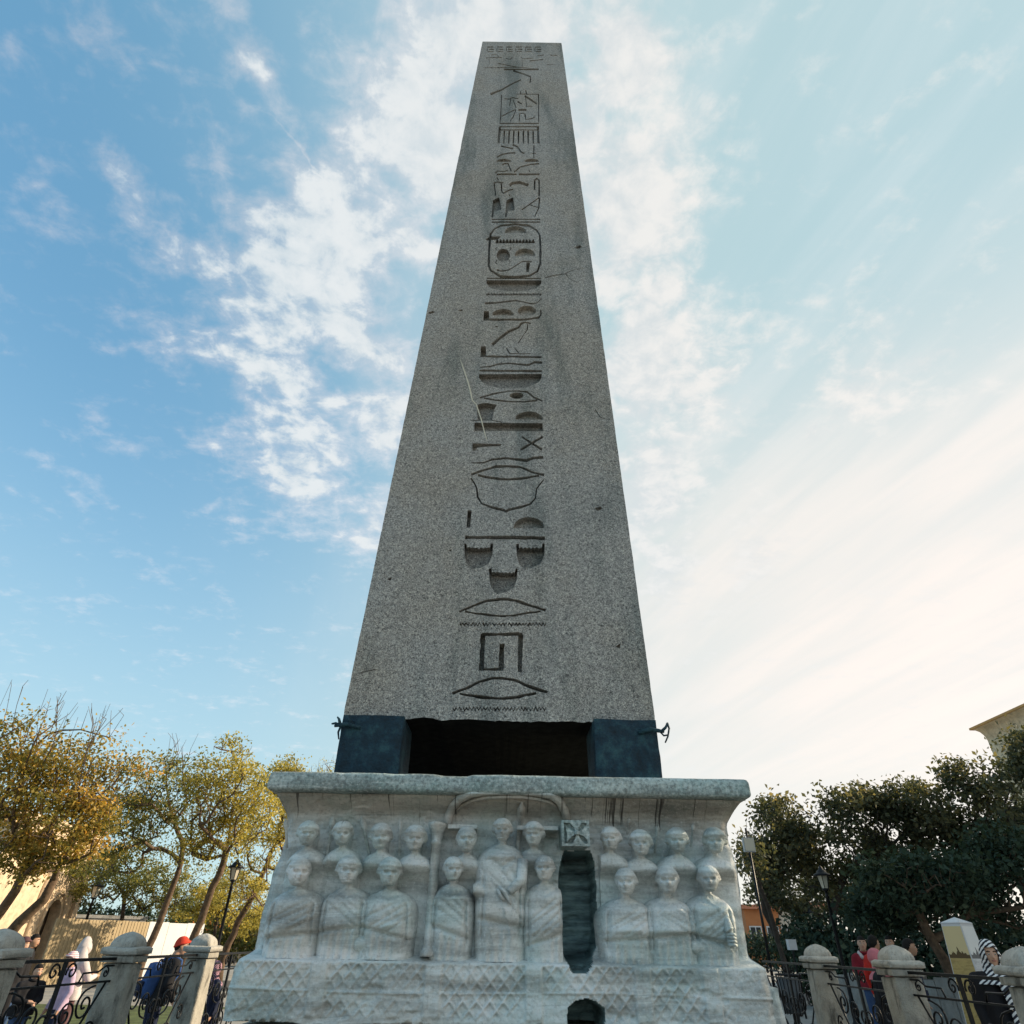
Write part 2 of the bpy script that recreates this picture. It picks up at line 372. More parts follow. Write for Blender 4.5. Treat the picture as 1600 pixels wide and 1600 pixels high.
# ------------------------------------------------------------------ ground and pit
PX0, PX1, PY0, PY1, PZ = -3.86, 3.96, 0.95, 12.1, -1.7
def sheet(name, x0, x1, y0, y1, z, m, kind='structure', n=1):
    mb = MB()
    for i in range(n):
        for j in range(n):
            a, b_ = x0 + (x1 - x0) * i / n, x0 + (x1 - x0) * (i + 1) / n; c, d = y0 + (y1 - y0) * j / n, y0 + (y1 - y0) * (j + 1) / n
            mb.add([(a, c, z), (b_, c, z), (b_, d, z), (a, d, z)], [(0, 1, 2, 3)])
    return put(mb.build(name, m), kind=kind)
g = MB(); L = 900
for x0, x1, y0, y1 in ((-L, PX0, -L, L), (PX1, L, -L, L), (PX0, PX1, -L, PY0), (PX0, PX1, PY1, L)):
    g.add([(x0, y0, 0), (x1, y0, 0), (x1, y1, 0), (x0, y1, 0)], [(0, 1, 2, 3)])
put(g.build('ground', PAVE), kind='structure')
sheet('pit_floor', PX0, PX1, PY0, PY1, PZ, PITST)
g = MB(); t_ = .3
for x0, x1, y0, y1 in ((PX0 - t_, PX0, PY0 - t_, PY1 + t_), (PX1, PX1 + t_, PY0 - t_, PY1 + t_), (PX0, PX1, PY0 - t_, PY0), (PX0, PX1, PY1, PY1 + t_)):
    g.box(x0, x1, y0, y1, PZ, 0.12)
put(g.build('pit_wall', PITST), kind='structure')
LAWN = simple('lawn', (0.07, 0.09, 0.03), .9, .5, 3)
put(sheet('lawn', -13.5, -7.2, 13.0, 21.0, 0.004, LAWN), kind='structure')
sheet('path', -60, 60, 27.0, 33.0, 0.004, simple('asphalt', (0.07, .068, .066), .9, .3, 4))

# ------------------------------------------------------------------ obelisk
OB_BL, OB_BR = at_y(537, 1119, 6.7), at_y(1023, 1125, 6.7)
OB_TL, OB_TR = at_y(754, 66, 7.3), at_y(877, 66, 7.3)
OZ0 = (OB_BL[2] + OB_BR[2]) / 2; OZ1 = (OB_TL[2] + OB_TR[2]) / 2
OX0, OX1, TX0, TX1 = OB_BL[0], OB_BR[0], OB_TL[0], OB_TR[0]
SLOPE = 0.6 / (OZ1 - OZ0)
def face_pt(x, y):                       # photo survey point -> (x, z) on the sloping front face
    r = ray(x, y); k = (6.7 + SLOPE * (CAM_H - OZ0)) / (r[1] - SLOPE * r[2]); p = C0 + r * k
    return np.array([p[0], p[2]])
GL = []                                  # (name, [polygons in photo survey coordinates])
class G:
    def __init__(s, ox, oy, k): s.o = (ox, oy); s.k = k; s.rng = random.Random(int(ox * 7 + oy))
    def c(s, p): return (s.o[0] + p[0] / s.k, s.o[1] + p[1] / s.k)
    def st(s, pts, wd, w2=None):         # chiselled stroke
        P_ = []
        for a, b in zip(pts, pts[1:]):
            n = max(1, int(math.dist(a, b) / 60)); P_ += [(a[0] + (b[0] - a[0]) * i / n, a[1] + (b[1] - a[1]) * i / n) for i in range(n)]
        P_.append(pts[-1]); P_ = np.array(P_, float); T = np.gradient(P_, axis=0) if len(P_) > 1 else P_; T /= np.linalg.norm(T, axis=1)[:, None] + 1e-9
        N = np.stack([-T[:, 1], T[:, 0]], 1); wv_ = np.linspace(wd, w2 if w2 is not None else wd, len(P_))[:, None] * (.50 if s.o[1] < 300 else .56 if s.o[1] < 500 else .72)
        wv_ = wv_ * np.array([[s.rng.uniform(.85, 1.15)] for _ in P_])
        q = np.concatenate([P_ + N * wv_, (P_ - N * wv_)[::-1]]); return [s.c(p) for p in q]
    def poly(s, pts): return [s.c(p) for p in pts]
    def loaf(s, x0, x1, yb, yt):
        cx, r = (x0 + x1) / 2, (x1 - x0) / 2
        return s.poly([(cx - r * math.cos(a), yb - (yb - yt) * math.sin(a) ** .8) for a in np.linspace(0, math.pi, 13)])
    def oval(s, cx, cy, rx, ry): return s.poly([(cx + rx * math.cos(a), cy + ry * math.sin(a)) for a in np.linspace(0, 2 * math.pi, 19)[:-1]])
    def basket(s, x0, x1, yt, yb):
        cx, r = (x0 + x1) / 2, (x1 - x0) / 2
        return s.poly([(x0, yt), (x1, yt)] + [(cx + r * math.cos(a), yt + (yb - yt) * math.sin(a) ** .7) for a in np.linspace(0.15, math.pi - .15, 12)])
    def zig(s, x0, x1, y, amp, n, wd):
        up_, dn = [], []
        for i in range(2 * n + 1):
            x = x0 + (x1 - x0) * i / (2 * n); yy = y + (amp if i % 2 else -amp) * s.rng.uniform(1.1, 1.7)
            up_.append((x, yy - wd * .7)); dn.append((x, yy + wd * .7))
        return s.poly(up_ + dn[::-1])
    def comb(s, x0, x1, yt, yb, tooth, n):
        top = []
        for i in range(n):
            a = x0 + (x1 - x0) * i / n; b = x0 + (x1 - x0) * (i + 1) / n; top += [(a, yt + tooth), ((a + b) / 2, yt - tooth * .4)]
        return s.poly(top + [(x1, yt + tooth), (x1, yb), (x0, yb)])
def gl(name, *p): GL.append((name, list(p)))
a = G(700, 60, 7.27)
for i, x in enumerate(range(445, 1010, 108)):
    for p_ in (a.st([(x, 98), (x + 70, 98)], 12), a.st([(x + 4, 112), (x, 150)], 9), a.st([(x + 20, 122), (x + 75, 125)], 12), a.st([(x + 12, 148), (x + 72, 146)], 9)): gl('worn_sign', p_)
for p_ in (a.st([(420, 332), (900, 330)], 7), a.st([(570, 285), (650, 300), (780, 325)], 11), a.st([(930, 255), (1080, 240)], 11), a.st([(430, 222), (560, 214), (610, 216)], 9), a.st([(490, 190), (540, 181), (575, 206)], 8), a.st([(660, 226), (700, 240), (730, 215)], 9), a.st([(830, 216), (860, 234), (960, 225)], 9), a.st([(1020, 200), (1090, 188)], 9), a.st([(1160, 190), (1240, 192)], 9), a.st([(1120, 300), (1195, 298)], 7), a.st([(470, 230), (465, 300)], 6), a.st([(840, 240), (845, 325)], 6)): gl('worn_line', p_)
gl('carved_bar', a.st([(635, 352), (1030, 352)], 17))
gl('carved_falcon', a.st([(740, 366), (860, 405), (945, 440)], 18), a.st([(940, 450), (930, 505)], 12), a.st([(480, 634), (600, 590), (700, 530), (830, 468)], 28, 14), a.st([(882, 585), (890, 625), (900, 640)], 13), a.st([(825, 600), (826, 632)], 9), a.st([(780, 632), (1030, 634)], 9))
gl('carved_frame', a.st([(610, 640), (594, 955)], 9), a.st([(1030, 640), (1030, 955)], 9), a.st([(588, 966), (1033, 966)], 14))
gl('carved_bull', a.st([(640, 685), (700, 690), (730, 672), (800, 686)], 11), a.st([(715, 692), (695, 770)], 10), a.st([(740, 700), (775, 790)], 10), a.st([(790, 715), (840, 745)], 18), a.st([(870, 650), (930, 690), (1010, 745)], 20), a.st([(880, 662), (895, 780)], 10), a.st([(905, 770), (960, 770)], 9))
gl('carved_arm', a.st([(610, 885), (690, 840), (770, 808)], 13), a.st([(770, 810), (740, 890), (705, 942)], 11))
gl('carved_cloth', a.st([(800, 812), (892, 812)], 24), a.st([(810, 945), (810, 855), (870, 848)], 11), a.st([(875, 855), (882, 922), (920, 915), (985, 900)], 13))
gl('carved_palace_front', a.st([(585, 1003), (1035, 1003)], 15), a.st([(600, 1040), (1020, 1040)], 12), *[a.st([(x0, 1005 if k in (0, 8) else 1050), (x1, 1194)], 24 if k in (0, 8) else 17) for k, (x0, x1) in enumerate(((590, 575), (640, 634), (697, 690), (748, 742), (802, 800), (857, 858), (910, 912), (965, 970), (1020, 1028)))])
gl('carved_sickle', a.st([(600, 1222), (660, 1235), (740, 1252)], 17), a.st([(735, 1206), (790, 1230), (830, 1290), (870, 1306)], 19))
gl('carved_staff', a.st([(975, 1210), (975, 1360)], 12), a.st([(945, 1308), (1000, 1308)], 8))
gl('carved_blade', a.st([(555, 1350), (620, 1316), (700, 1302), (765, 1300)], 16))
gl('carved_loaf', a.loaf(553, 722, 1402, 1368)); gl('carved_loaf', a.loaf(865, 1036, 1402, 1366))
a = G(700, 230, 7.27)
gl('carved_snake', a.st([(615, 200), (650, 185), (682, 187), (720, 275)], 15), a.st([(540, 295), (560, 271), (620, 275), (680, 265)], 14))
gl('carved_horn', a.st([(750, 283), (820, 225), (930, 196), (1035, 185)], 16), a.st([(922, 262), (935, 285)], 10))
gl('carved_bar', a.st([(555, 308), (780, 308)], 20)); gl('carved_bar', a.st([(805, 308), (1040, 308)], 20))
gl('carved_jar', a.st([(520, 407), (560, 396), (630, 407)], 15), a.st([(525, 410), (542, 550)], 12), a.st([(557, 345), (575, 375)], 10), a.st([(605, 412), (611, 500), (630, 523), (690, 490), (740, 478)], 15), a.st([(700, 540), (700, 556)], 15))
gl('carved_arc', a.st([(698, 438), (725, 410), (810, 400), (915, 432)], 30))
gl('carved_crook', a.st([(985, 487), (985, 375), (1010, 355), (1034, 375), (1036, 558)], 18))
gl('carved_leg', a.poly([(512, 600), (575, 570), (590, 600), (606, 714), (530, 722), (512, 800), (494, 798)])); gl('carved_leg', a.poly([(665, 605), (735, 570), (742, 600), (756, 717), (682, 722), (664, 796), (647, 796)]))
gl('carved_plough', a.st([(838, 711), (1035, 573)], 15), a.st([(1040, 572), (1030, 690), (985, 790)], 13), a.st([(930, 655), (1035, 690)], 11))
gl('carved_bar', a.st([(497, 820), (1047, 820)], 15)); gl('carved_bar', a.st([(497, 851), (1047, 851)], 15))
gl('carved_cartouche', a.st([(488, 980), (530, 925), (605, 890), (760, 876), (920, 890), (1012, 945), (1042, 1000), (1050, 1150), (1048, 1345)], 24), a.st([(1044, 1330), (1018, 1408), (930, 1460), (760, 1476), (600, 1468), (490, 1402), (463, 1345)], 26), a.st([(464, 1360), (466, 1200), (484, 970)], 27))
gl('carved_loaf', a.loaf(645, 893, 978, 895)); gl('carved_gaming_board', a.comb(540, 986, 1048, 1092, 20, 12))
gl('carved_tablet', a.poly([(430, 1047), (480, 1012), (602, 1016), (566, 1048), (440, 1060)]))
gl('carved_beetle', a.oval(628, 1228, 76, 74), a.st([(550, 1172), (540, 1152), (560, 1135)], 10), a.st([(700, 1168), (718, 1150), (705, 1135)], 10), a.st([(553, 1285), (543, 1310), (560, 1332)], 10), a.st([(700, 1285), (706, 1305), (690, 1328)], 10))
gl('carved_loaf', a.loaf(758, 990, 1235, 1150))
gl('carved_axe', a.st([(560, 1400), (610, 1408), (690, 1393), (770, 1345), (845, 1297), (950, 1298)], 14), a.poly([(888, 1310), (932, 1310), (916, 1417), (889, 1417)]), a.poly([(535, 1392), (585, 1384), (572, 1402)]))
gl('carved_bar', a.st([(440, 1490), (1056, 1490)], 15))
a = G(700, 420, 8)
gl('carved_basket', a.basket(480, 1167, 143, 285)); gl('carved_water', a.zig(475, 1166, 320, 7, 20, 15))
gl('carved_viper', a.st([(463, 430), (600, 427), (750, 407), (850, 397), (950, 415), (1050, 437), (1110, 427), (1150, 392), (1166, 356)], 20, 10))
gl('carved_loaf', a.loaf(553, 822, 582, 503)); gl('carved_disc', a.oval(988, 527, 116, 66))
gl('carved_forearm', a.poly([(448, 528), (512, 528), (514, 648), (440, 648)]), a.st([(512, 636), (750, 634), (950, 637), (1080, 617), (1142, 607)], 24), a.st([(1140, 609), (1163, 560), (1160, 515)], 14))
gl('carved_quail', a.st([(553, 950), (640, 872), (760, 782), (880, 736), (912, 686), (960, 669), (1038, 683)], 30, 18), a.st([(998, 690), (990, 760), (940, 830), (880, 930)], 9), a.st([(725, 985), (772, 1058)], 14), a.st([(830, 985), (887, 1052)], 14), a.st([(770, 1060), (1030, 1061)], 8))
gl('carved_forearm', a.poly([(412, 968), (470, 968), (476, 1102), (402, 1102)]), a.st([(476, 1095), (1170, 1103)], 22))
gl('carved_viper', a.st([(400, 1230), (520, 1224), (620, 1192), (750, 1180), (880, 1192), (1000, 1202), (1080, 1170), (1176, 1171)], 12, 24))
gl('carved_bar', a.st([(393, 1272), (1173, 1280)], 24)); gl('carved_basket', a.basket(385, 1173, 1315, 1495))
a = G(690, 590, 7.62)
gl('carved_eye', a.st([(455, 238), (650, 187), (800, 162), (900, 156), (1020, 171), (1100, 236), (1200, 276)], 13), a.st([(500, 241), (640, 271), (850, 289), (1000, 286), (1140, 269)], 12), a.oval(893, 213, 84, 38))
gl('carved_stool', a.poly([(420, 330), (470, 306), (540, 300), (655, 325), (622, 390), (602, 502), (428, 502)]), a.st([(340, 510), (600, 507), (720, 532)], 7))
gl('carved_slab', a.poly([(392, 537), (1204, 545), (1204, 640), (392, 640)]))
gl('carved_loaf', a.loaf(878, 1206, 500, 405)); gl('carved_mallet', a.poly([(366, 780), (722, 788), (702, 812), (430, 826), (405, 872), (366, 872)]))
gl('carved_crossed_sticks', a.st([(953, 704), (1197, 857)], 18), a.st([(943, 857), (1206, 704)], 18))
gl('carved_viper', a.st([(358, 1016), (500, 1013), (600, 977), (760, 959), (900, 973), (1010, 986), (1100, 955), (1208, 951)], 10, 28))
gl('carved_mouth', a.st([(350, 1152), (500, 1105), (650, 1061), (790, 1053), (930, 1066), (1080, 1125), (1224, 1161)], 20), a.st([(430, 1160), (600, 1198), (790, 1212), (950, 1202), (1160, 1168)], 18))
gl('carved_vase', a.st([(345, 1195), (420, 1310), (430, 1420), (480, 1500), (600, 1546), (740, 1575), (766, 1594)], 10, 22), a.st([(1222, 1205), (1132, 1320), (1117, 1430), (1060, 1500), (930, 1546), (800, 1572), (766, 1594)], 10, 22))
a = G(690, 780, 8)
gl('carved_stroke', a.poly([(328, 138), (376, 138), (360, 350), (310, 347)])); gl('carved_loaf', a.loaf(898, 1287, 362, 226))
gl('carved_bar', a.st([(294, 476), (1292, 486)], 32))
for dx, dy in ((0, 0), (650, 0), (310, 310)):
    gl('carved_bowl', a.poly([(x + dx, y + dy) for x, y in [(283, 553), (314, 553), (320, 606), (345, 596), (365, 612), (392, 598), (415, 614), (440, 600), (465, 616), (490, 600), (515, 616), (540, 600), (565, 614), (590, 602), (606, 610), (612, 556), (642, 556), (634, 690), (592, 800), (500, 852), (380, 872), (310, 790), (290, 700)]]))
gl('carved_mouth', a.st([(218, 1407), (400, 1330), (560, 1271), (740, 1246), (880, 1256), (1060, 1311), (1305, 1392)], 24), a.st([(290, 1406), (500, 1436), (720, 1462), (900, 1451), (1240, 1400)], 20))
a = G(680, 920, 7.27)
gl('carved_water', a.zig(275, 1262, 402, 11, 26, 15))
gl('carved_courtyard', a.st([(530, 515), (992, 517)], 26), a.st([(541, 515), (528, 932)], 38), a.st([(972, 515), (960, 940)], 38), a.st([(525, 915), (745, 912)], 22), a.st([(759, 622), (750, 932)], 38))
gl('carved_mouth', a.st([(193, 1190), (330, 1140), (500, 1060), (650, 1018), (760, 1012), (900, 1040), (1080, 1110), (1272, 1177)], 24), a.st([(280, 1190), (500, 1226), (720, 1246), (900, 1236), (1150, 1180)], 22))
gl('carved_water', a.zig(198, 1258, 1365, 14, 27, 14))

a = G(0, 0, 1)
for p_ in (a.poly([(898, 386), (906, 383), (910, 386), (903, 389)]), a.poly([(668, 489), (676, 486), (680, 488), (672, 491)]), a.poly([(929, 794), (938, 791), (942, 795), (934, 798)]), a.poly([(717, 484), (722, 483), (723, 486), (718, 486)]), a.poly([(772, 510), (778, 509), (777, 512)]),
           a.poly([(868, 541), (870, 540), (870, 544)]), a.poly([(604, 905), (612, 901), (610, 908)]), a.poly([(962, 1010), (970, 1004), (968, 1014)]), a.poly([(700, 860), (706, 858), (705, 862)])): gl('chip', p_)
for q_ in ([(852, 434), (868, 430), (882, 428), (897, 421), (912, 419), (920, 417)], [(884, 428), (890, 436), (902, 441)], [(560, 1052), (584, 1046), (600, 1047)], [(930, 640), (938, 652), (948, 655)]): gl('crack', a.st(q_, 1.3, .7))
rng = random.Random(4)
def jit(n, x0, z0, x1, z1, amp, seed):
    o = []
    for i in range(n):
        t = i / n; o.append((x0 + (x1 - x0) * t, z0 + (z1 - z0) * t))
    L_ = math.hypot(x1 - x0, z1 - z0); nx, nz = (z1 - z0) / L_, -(x1 - x0) / L_
    T = np.array([i / n for i in range(n)]) * L_
    k = (fbm(T * 5.5, T * 0, seed, 4, .7) - .5) * 2 * amp - amp * .8 * sstep(.72, .8, fbm(T * 1.9, T * 0, seed + 4, 3))
    return [(p[0] - nx * (amp + k[i]) * (i > 0), p[1] - nz * (amp + k[i]) * (i > 0)) for i, p in enumerate(o)]
left_e = [(x, z) for x, z in jit(420, OX0, OZ0, TX0, OZ1, .005, 3)]
top_e = jit(24, TX0, OZ1, TX1, OZ1, .006, 5)
right_e = jit(420, TX1, OZ1, OX1, OZ0, .005, 7)
bot_e = jit(70, OX1, OZ0, OX0, OZ0, .03, 9)
outline = left_e + top_e + right_e + bot_e                       # clockwise seen from the front
outline = outline[::-1]
pv, pe, pf, fid = [], [], [], []
pf.append(list(range(len(outline)))); pv += outline
for gi, (nm, polys) in enumerate(GL):
    for pl in polys:
        q = [face_pt(*p) for p in pl]; q = [(float(p[0]) + rng.uniform(-.004, .004), float(p[1]) + rng.uniform(-.006, .006)) for p in q]
        ar = sum(q[i][0] * q[(i + 1) % len(q)][1] - q[(i + 1) % len(q)][0] * q[i][1] for i in range(len(q)))
        if ar < 0: q = q[::-1]
        pf.append(list(range(len(pv), len(pv) + len(q)))); pv += q; fid.append(gi)
rv, re_, rf, _, _, of = delaunay_2d_cdt([Vector(p) for p in pv], [], pf, 1, 1e-5)
def oy(z): return 6.7 + SLOPE * (z - OZ0)
DEEP = {'carved_' + n_: .10 for n_ in ('loaf', 'basket', 'bowl', 'slab', 'disc', 'stool', 'beetle', 'leg', 'gaming_board', 'tablet', 'mallet')}
gid = []
for ids in of:
    s_ = [i for i in ids if i > 0]; gid.append(fid[min(s_) - 1] if s_ else -1)
obelisk = empty('obelisk', ((OX0 + OX1) / 2, 8.35, OZ0), 0, 'tall tapering granite obelisk carved with a column of hieroglyphs', 'obelisk')
OL = np.array(obelisk.location)
def emit(name, faces, walls, m, parent, OL, DEPTH=0.0):
    V, Fs, ix = [], [], {}
    def vi(i, dp):
        k = (i, dp)
        if k not in ix:
            ix[k] = len(V); p = rv[i]; V.append((p[0] - OL[0], oy(p[1]) + dp - OL[1], p[1] - OL[2]))
        return ix[k]
    for f, dp in faces: Fs.append(tuple(vi(i, dp) for i in f))
    for a_, b_ in walls: Fs.append((vi(b_, 0), vi(a_, 0), vi(a_, DEPTH), vi(b_, DEPTH)))
    return link(name, raw_mesh(name, V, Fs), m, parent)
em = {}
for fi, f in enumerate(rf):
    for i in range(len(f)): em.setdefault((f[i], f[(i + 1) % len(f)]), fi)
surf, per, perw, gl_first = [], {}, {}, {}
for fi, f in enumerate(rf):
    f = tuple(f); k = gid[fi]
    if k < 0: surf.append((f, 0.0)); continue
    f0 = gl_first.setdefault(k, f); per.setdefault(k, []).append((f, DEEP.get(GL[k][0], {'chip': .05, 'crack': .03}.get(GL[k][0], .03) if GL[k][0] in ('chip', 'crack', 'worn_sign', 'worn_line') else .03 if 'worn' in GL[k][0] else .15) * (1.0 - .42 * min(1, max(0, (sum(rv[i][1] for i in f0) / 3 - 6.0) / 13.0)) if 'carved' in GL[k][0] else 1)))
    for i in range(len(f)):
        a_, b_ = f[i], f[(i + 1) % len(f)]; o_ = em.get((b_, a_))
        if o_ is None or gid[o_] != k: perw.setdefault(k, []).append((a_, b_))
# the rest of the shaft: chipped side faces, back, underside and pyramidion
front = emit('front_face', surf, [], GRANITE, obelisk, OL)
sh = MB()
def loopv(pts, y): return [(x - OL[0], y(z) - OL[1], z - OL[2]) for x, z in pts]
yb = lambda z: 10.0 - SLOPE * (z - OZ0)
le, ri = left_e, right_e
def strip(pts, flip):
    n = len(pts); V = loopv(pts, oy) + loopv(pts, yb)
    F_ = [(i, i + 1, n + i + 1, n + i) for i in range(n - 1)]
    sh.add(V, [f[::-1] for f in F_] if flip else F_)
strip(left_e + [top_e[0]], True); strip(right_e + [bot_e[0]], True)
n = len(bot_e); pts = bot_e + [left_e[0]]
V = loopv(pts, oy) + loopv(pts, yb); MB().add(V, [(i, n + 1 + i, n + 2 + i, i + 1) for i in range(n)]).build('underside', simple('gap_shade_granite', (.016, .0155, .015), 1.0, .3, 8, 0, 0, 0.0), obelisk)  # near-black colour paints in the shade of the gap under the shaft
c4 = [(OX0, OZ0), (OX1, OZ0), (TX1, OZ1), (TX0, OZ1)]
sh.add(loopv(c4, yb), [(3, 2, 1, 0)])
tp = top_e + [right_e[0]]; V = loopv(tp, oy); ap = ((TX0 + TX1) / 2 - OL[0], 8.35 - OL[1], OZ1 + 1.5 - OL[2])
bk = loopv([(TX0, OZ1), (TX1, OZ1)], yb); m_ = len(V)
sh.add(V + bk + [ap], [(i, i + 1, m_ + 2) for i in range(m_ - 1)] + [(m_ - 1, m_ + 1, m_ + 2), (m_ + 1, m_, m_ + 2), (m_, 0, m_ + 2)])
sh.build('shaft', GRANITE, obelisk)
for k, fs in per.items(): emit(GL[k][0], fs, perw.get(k, []), PECKED if GL[k][0] in ('carved_bowl', 'carved_stool', 'carved_slab', 'carved_basket', 'carved_beetle', 'carved_leg') else GRANITE, obelisk, OL, fs[0][1])
# pale mineral vein and small chips standing on the face
VEIN = simple('pale_quartz', (0.62, 0.57, 0.45), .7, .1)
vb = MB(); pp = [face_pt(*p) for p in ((719, 562), (724, 576), (732, 600), (738, 626), (744, 632), (752, 656), (757, 676), (761, 690))]
vb.tube([(p[0] - OL[0], oy(p[1]) - .002 - OL[1], p[1] - OL[2]) for p in pp], [.003, .010, .013, .011, .011, .009, .008, .003], 5)
vb.build('quartz_vein', VEIN, obelisk)
CRK = simple('crack_shadow_stone', (0.05, 0.055, 0.05), .9, .3)

# ------------------------------------------------------------------ bronze blocks under the shaft
ZS = 2.735                               # top of the pedestal slab
def roughbox(x0, x1, y0, y1, z0, z1, n, amp, seed, rnd=.02):
    bm = bmesh.new(); bmesh.ops.create_cube(bm, size=1)
    bmesh.ops.subdivide_edges(bm, edges=bm.edges[:], cuts=n, use_grid_fill=True)
    for v in bm.verts:
        c = v.co * 2; d = Vector((1 - abs(c.x), 1 - abs(c.y), 1 - abs(c.z)))
        v.co = Vector((x0 + (v.co.x + .5) * (x1 - x0), y0 + (v.co.y + .5) * (y1 - y0), z0 + (v.co.z + .5) * (z1 - z0)))
        e = sorted((d.x * (x1 - x0) / 2, d.y * (y1 - y0) / 2, d.z * (z1 - z0) / 2))
        if e[1] < rnd:
            k = rnd * (1 - e[1] / rnd) * .35
            v.co -= Vector((math.copysign(k, c.x) * (d.x * (x1 - x0) / 2 < rnd), math.copysign(k, c.y) * (d.y * (y1 - y0) / 2 < rnd), math.copysign(k, c.z) * (d.z * (z1 - z0) / 2 < rnd)))
        nv = mnoise.noise_vector(v.co * 3.1 + Vector((seed, 0, 0))) + .5 * mnoise.noise_vector(v.co * 9 + Vector((seed, 5, 0)))
        v.co += nv * amp
    me = bpy.data.meshes.new('block'); bm.to_mesh(me); bm.free(); return me
BX = ((-1.745, -1.085), (.885, 1.56))
corner_words = (('front left', 'left end of the slab, its hook pointing left'), ('front right', 'right end of the slab, its forked hook pointing right'))
for j, (y0, y1) in enumerate(((6.58, 7.25), (9.4, 10.05))):
    for i, (x0, x1) in enumerate(BX):
        t = empty('bronze_block', ((x0 + x1) / 2, (y0 + y1) / 2, ZS), 0, ('dark bronze block at the ' + corner_words[i][1]) if j == 0 else 'dark bronze block under the obelisk at its rear %s corner' % ('left', 'right')[i], 'bronze block', 'bronze blocks carrying the obelisk')
        me = roughbox(x0, x1, y0, y1, ZS + .002, OZ0 - .015, 9, .008, i * 3 + j * 7, .03)
        o = link('block', me, BRONZE, t); o.location = -t.location
        if j: continue
        mb = MB(); s = -1 if i == 0 else 1; e = x0 if i == 0 else x1; h = 3.36
        mb.tube([(e - s * .28, y0 - .01, h - .02), (e - s * .1, y0 - .05, h + .02), (e + s * .02, y0 - .06, h + .0), (e + s * .10, y0 - .04, h - .01)], [.03, .035, .03, .02], 7)
        if i == 0:
            mb.tube([(e - .01, y0 - .06, h), (e - .045, y0 - .07, h + .09), (e - .075, y0 - .07, h + .12)], [.028, .02, .012], 6)
            mb.tube([(e + .18, y0 - .01, h + .01), (e + .12, y0 - .06, h + .07), (e + .10, y0 - .08, h + .15)], [.03, .024, .014], 6)
            mb.tube([(e - .02, y0 - .06, h), (e - .09, y0 - .05, h + .03), (e - .15, y0 - .05, h + .02)], [.024, .02, .012], 6)
            mb.tube([(e + .0, y0 - .05, h), (e - .03, y0 - .04, h - .10), (e - .01, y0 - .02, h - .2)], [.02, .016, .01], 6)
        else:
            mb.tube([(e + .06, y0 - .05, h - .01), (e + .13, y0 - .06, h + .05), (e + .17, y0 - .06, h + .12)], [.026, .022, .016], 6)
            mb.tube([(e + .16, y0 - .06, h + .12), (e + .185, y0 - .05, h + .04), (e + .15, y0 - .05, h - .08), (e + .10, y0 - .04, h - .17)], [.02, .016, .014, .012], 6)
            mb.tube([(e + .15, y0 - .05, h - .06), (e + .09, y0 - .05, h - .07), (e + .05, y0 - .04, h - .02)], [.013, .014, .012], 6)
        cc = np.array([e - s * .05, y0, h]); mb.V = [tuple(cc + (np.array(v) - cc) * .68) for v in mb.V]
        o = mb.build('hook', BRONZE, t, True); o.location = -t.location

# ------------------------------------------------------------------ marble pedestal
PED = empty('marble_pedestal', (0, 7.85, PZ), 0, 'grey marble pedestal carved with rows of standing figures under a projecting slab', 'pedestal')
PO = np.array(PED.location)
YF = 5.70
def pt(x, y, Y=5.75):
    p = at_y(x, y, Y); return p[0], p[2]
ZT = 2.575
LE = np.array([pt(*p) for p in ((427, 1237), (431, 1250), (436, 1271), (433, 1304), (424, 1334), (411, 1361), (401, 1400), (390, 1441), (379, 1491), (366, 1515), (360, 1535), (354, 1560), (350, 1587))])
RE = np.array([pt(*p) for p in ((1167, 1243), (1158, 1258), (1148, 1282), (1152, 1305), (1160, 1330), (1167, 1360), (1172, 1400), (1177, 1440), (1186, 1492), (1196, 1515), (1203, 1545), (1209, 1580), (1213, 1610))])
def edge_x(E, z): o = np.argsort(E[:, 1]); return np.interp(z, E[o, 1], E[o, 0])
def yprof(z):                            # face of the block without its carving
    y = 5.95 - .265 * (1 - sstep(1.40, 1.47, z))
    y = y - .16 * sstep(2.40, 2.575, z) ** 1.6
    return y
def poly_sdf(px, pz, poly):
    d = np.full(px.shape, 1e9); ins = np.zeros(px.shape, bool); n = len(poly)
    for i in range(n):
        x0, z0 = poly[i]; x1, z1 = poly[(i + 1) % n]; ex, ez = x1 - x0, z1 - z0
        t = np.clip(((px - x0) * ex + (pz - z0) * ez) / (ex * ex + ez * ez + 1e-12), 0, 1)
        d = np.minimum(d, np.hypot(px - x0 - t * ex, pz - z0 - t * ez))
        c = ((z0 > pz) != (z1 > pz)) & (px < (x1 - x0) * (pz - z0) / (z1 - z0 + 1e-12) + x0); ins ^= c
    return np.where(ins, d, -d)
NICHE1 = [pt(*p) for p in ((884, 1325), (926, 1325), (933, 1345), (936, 1400), (940, 1450), (938, 1478), (927, 1502), (916, 1521), (894, 1521), (886, 1502), (878, 1474), (879, 1440), (876, 1370), (879, 1342))]
NICHE2 = [pt(*p) for p in ((886, 1574), (898, 1565), (914, 1561), (930, 1564), (942, 1576), (946, 1650), (888, 1650))]
def rough_poly(poly, seed, amp=.012):
    o = []; r_ = random.Random(seed)
    for i in range(len(poly)):
        a_, b_ = np.array(poly[i]), np.array(poly[(i + 1) % len(poly)]); n = max(1, int(np.linalg.norm(b_ - a_) / .05))
        for k in range(n): o.append(tuple(a_ + (b_ - a_) * k / n + [r_.uniform(-amp, amp), r_.uniform(-amp, amp)]))
    return o
NICHE1 = rough_poly(NICHE1, 2, .004); NICHE2 = rough_poly(NICHE2, 5, .006)
NX, NZ = 470, 205
ZB = 1.045
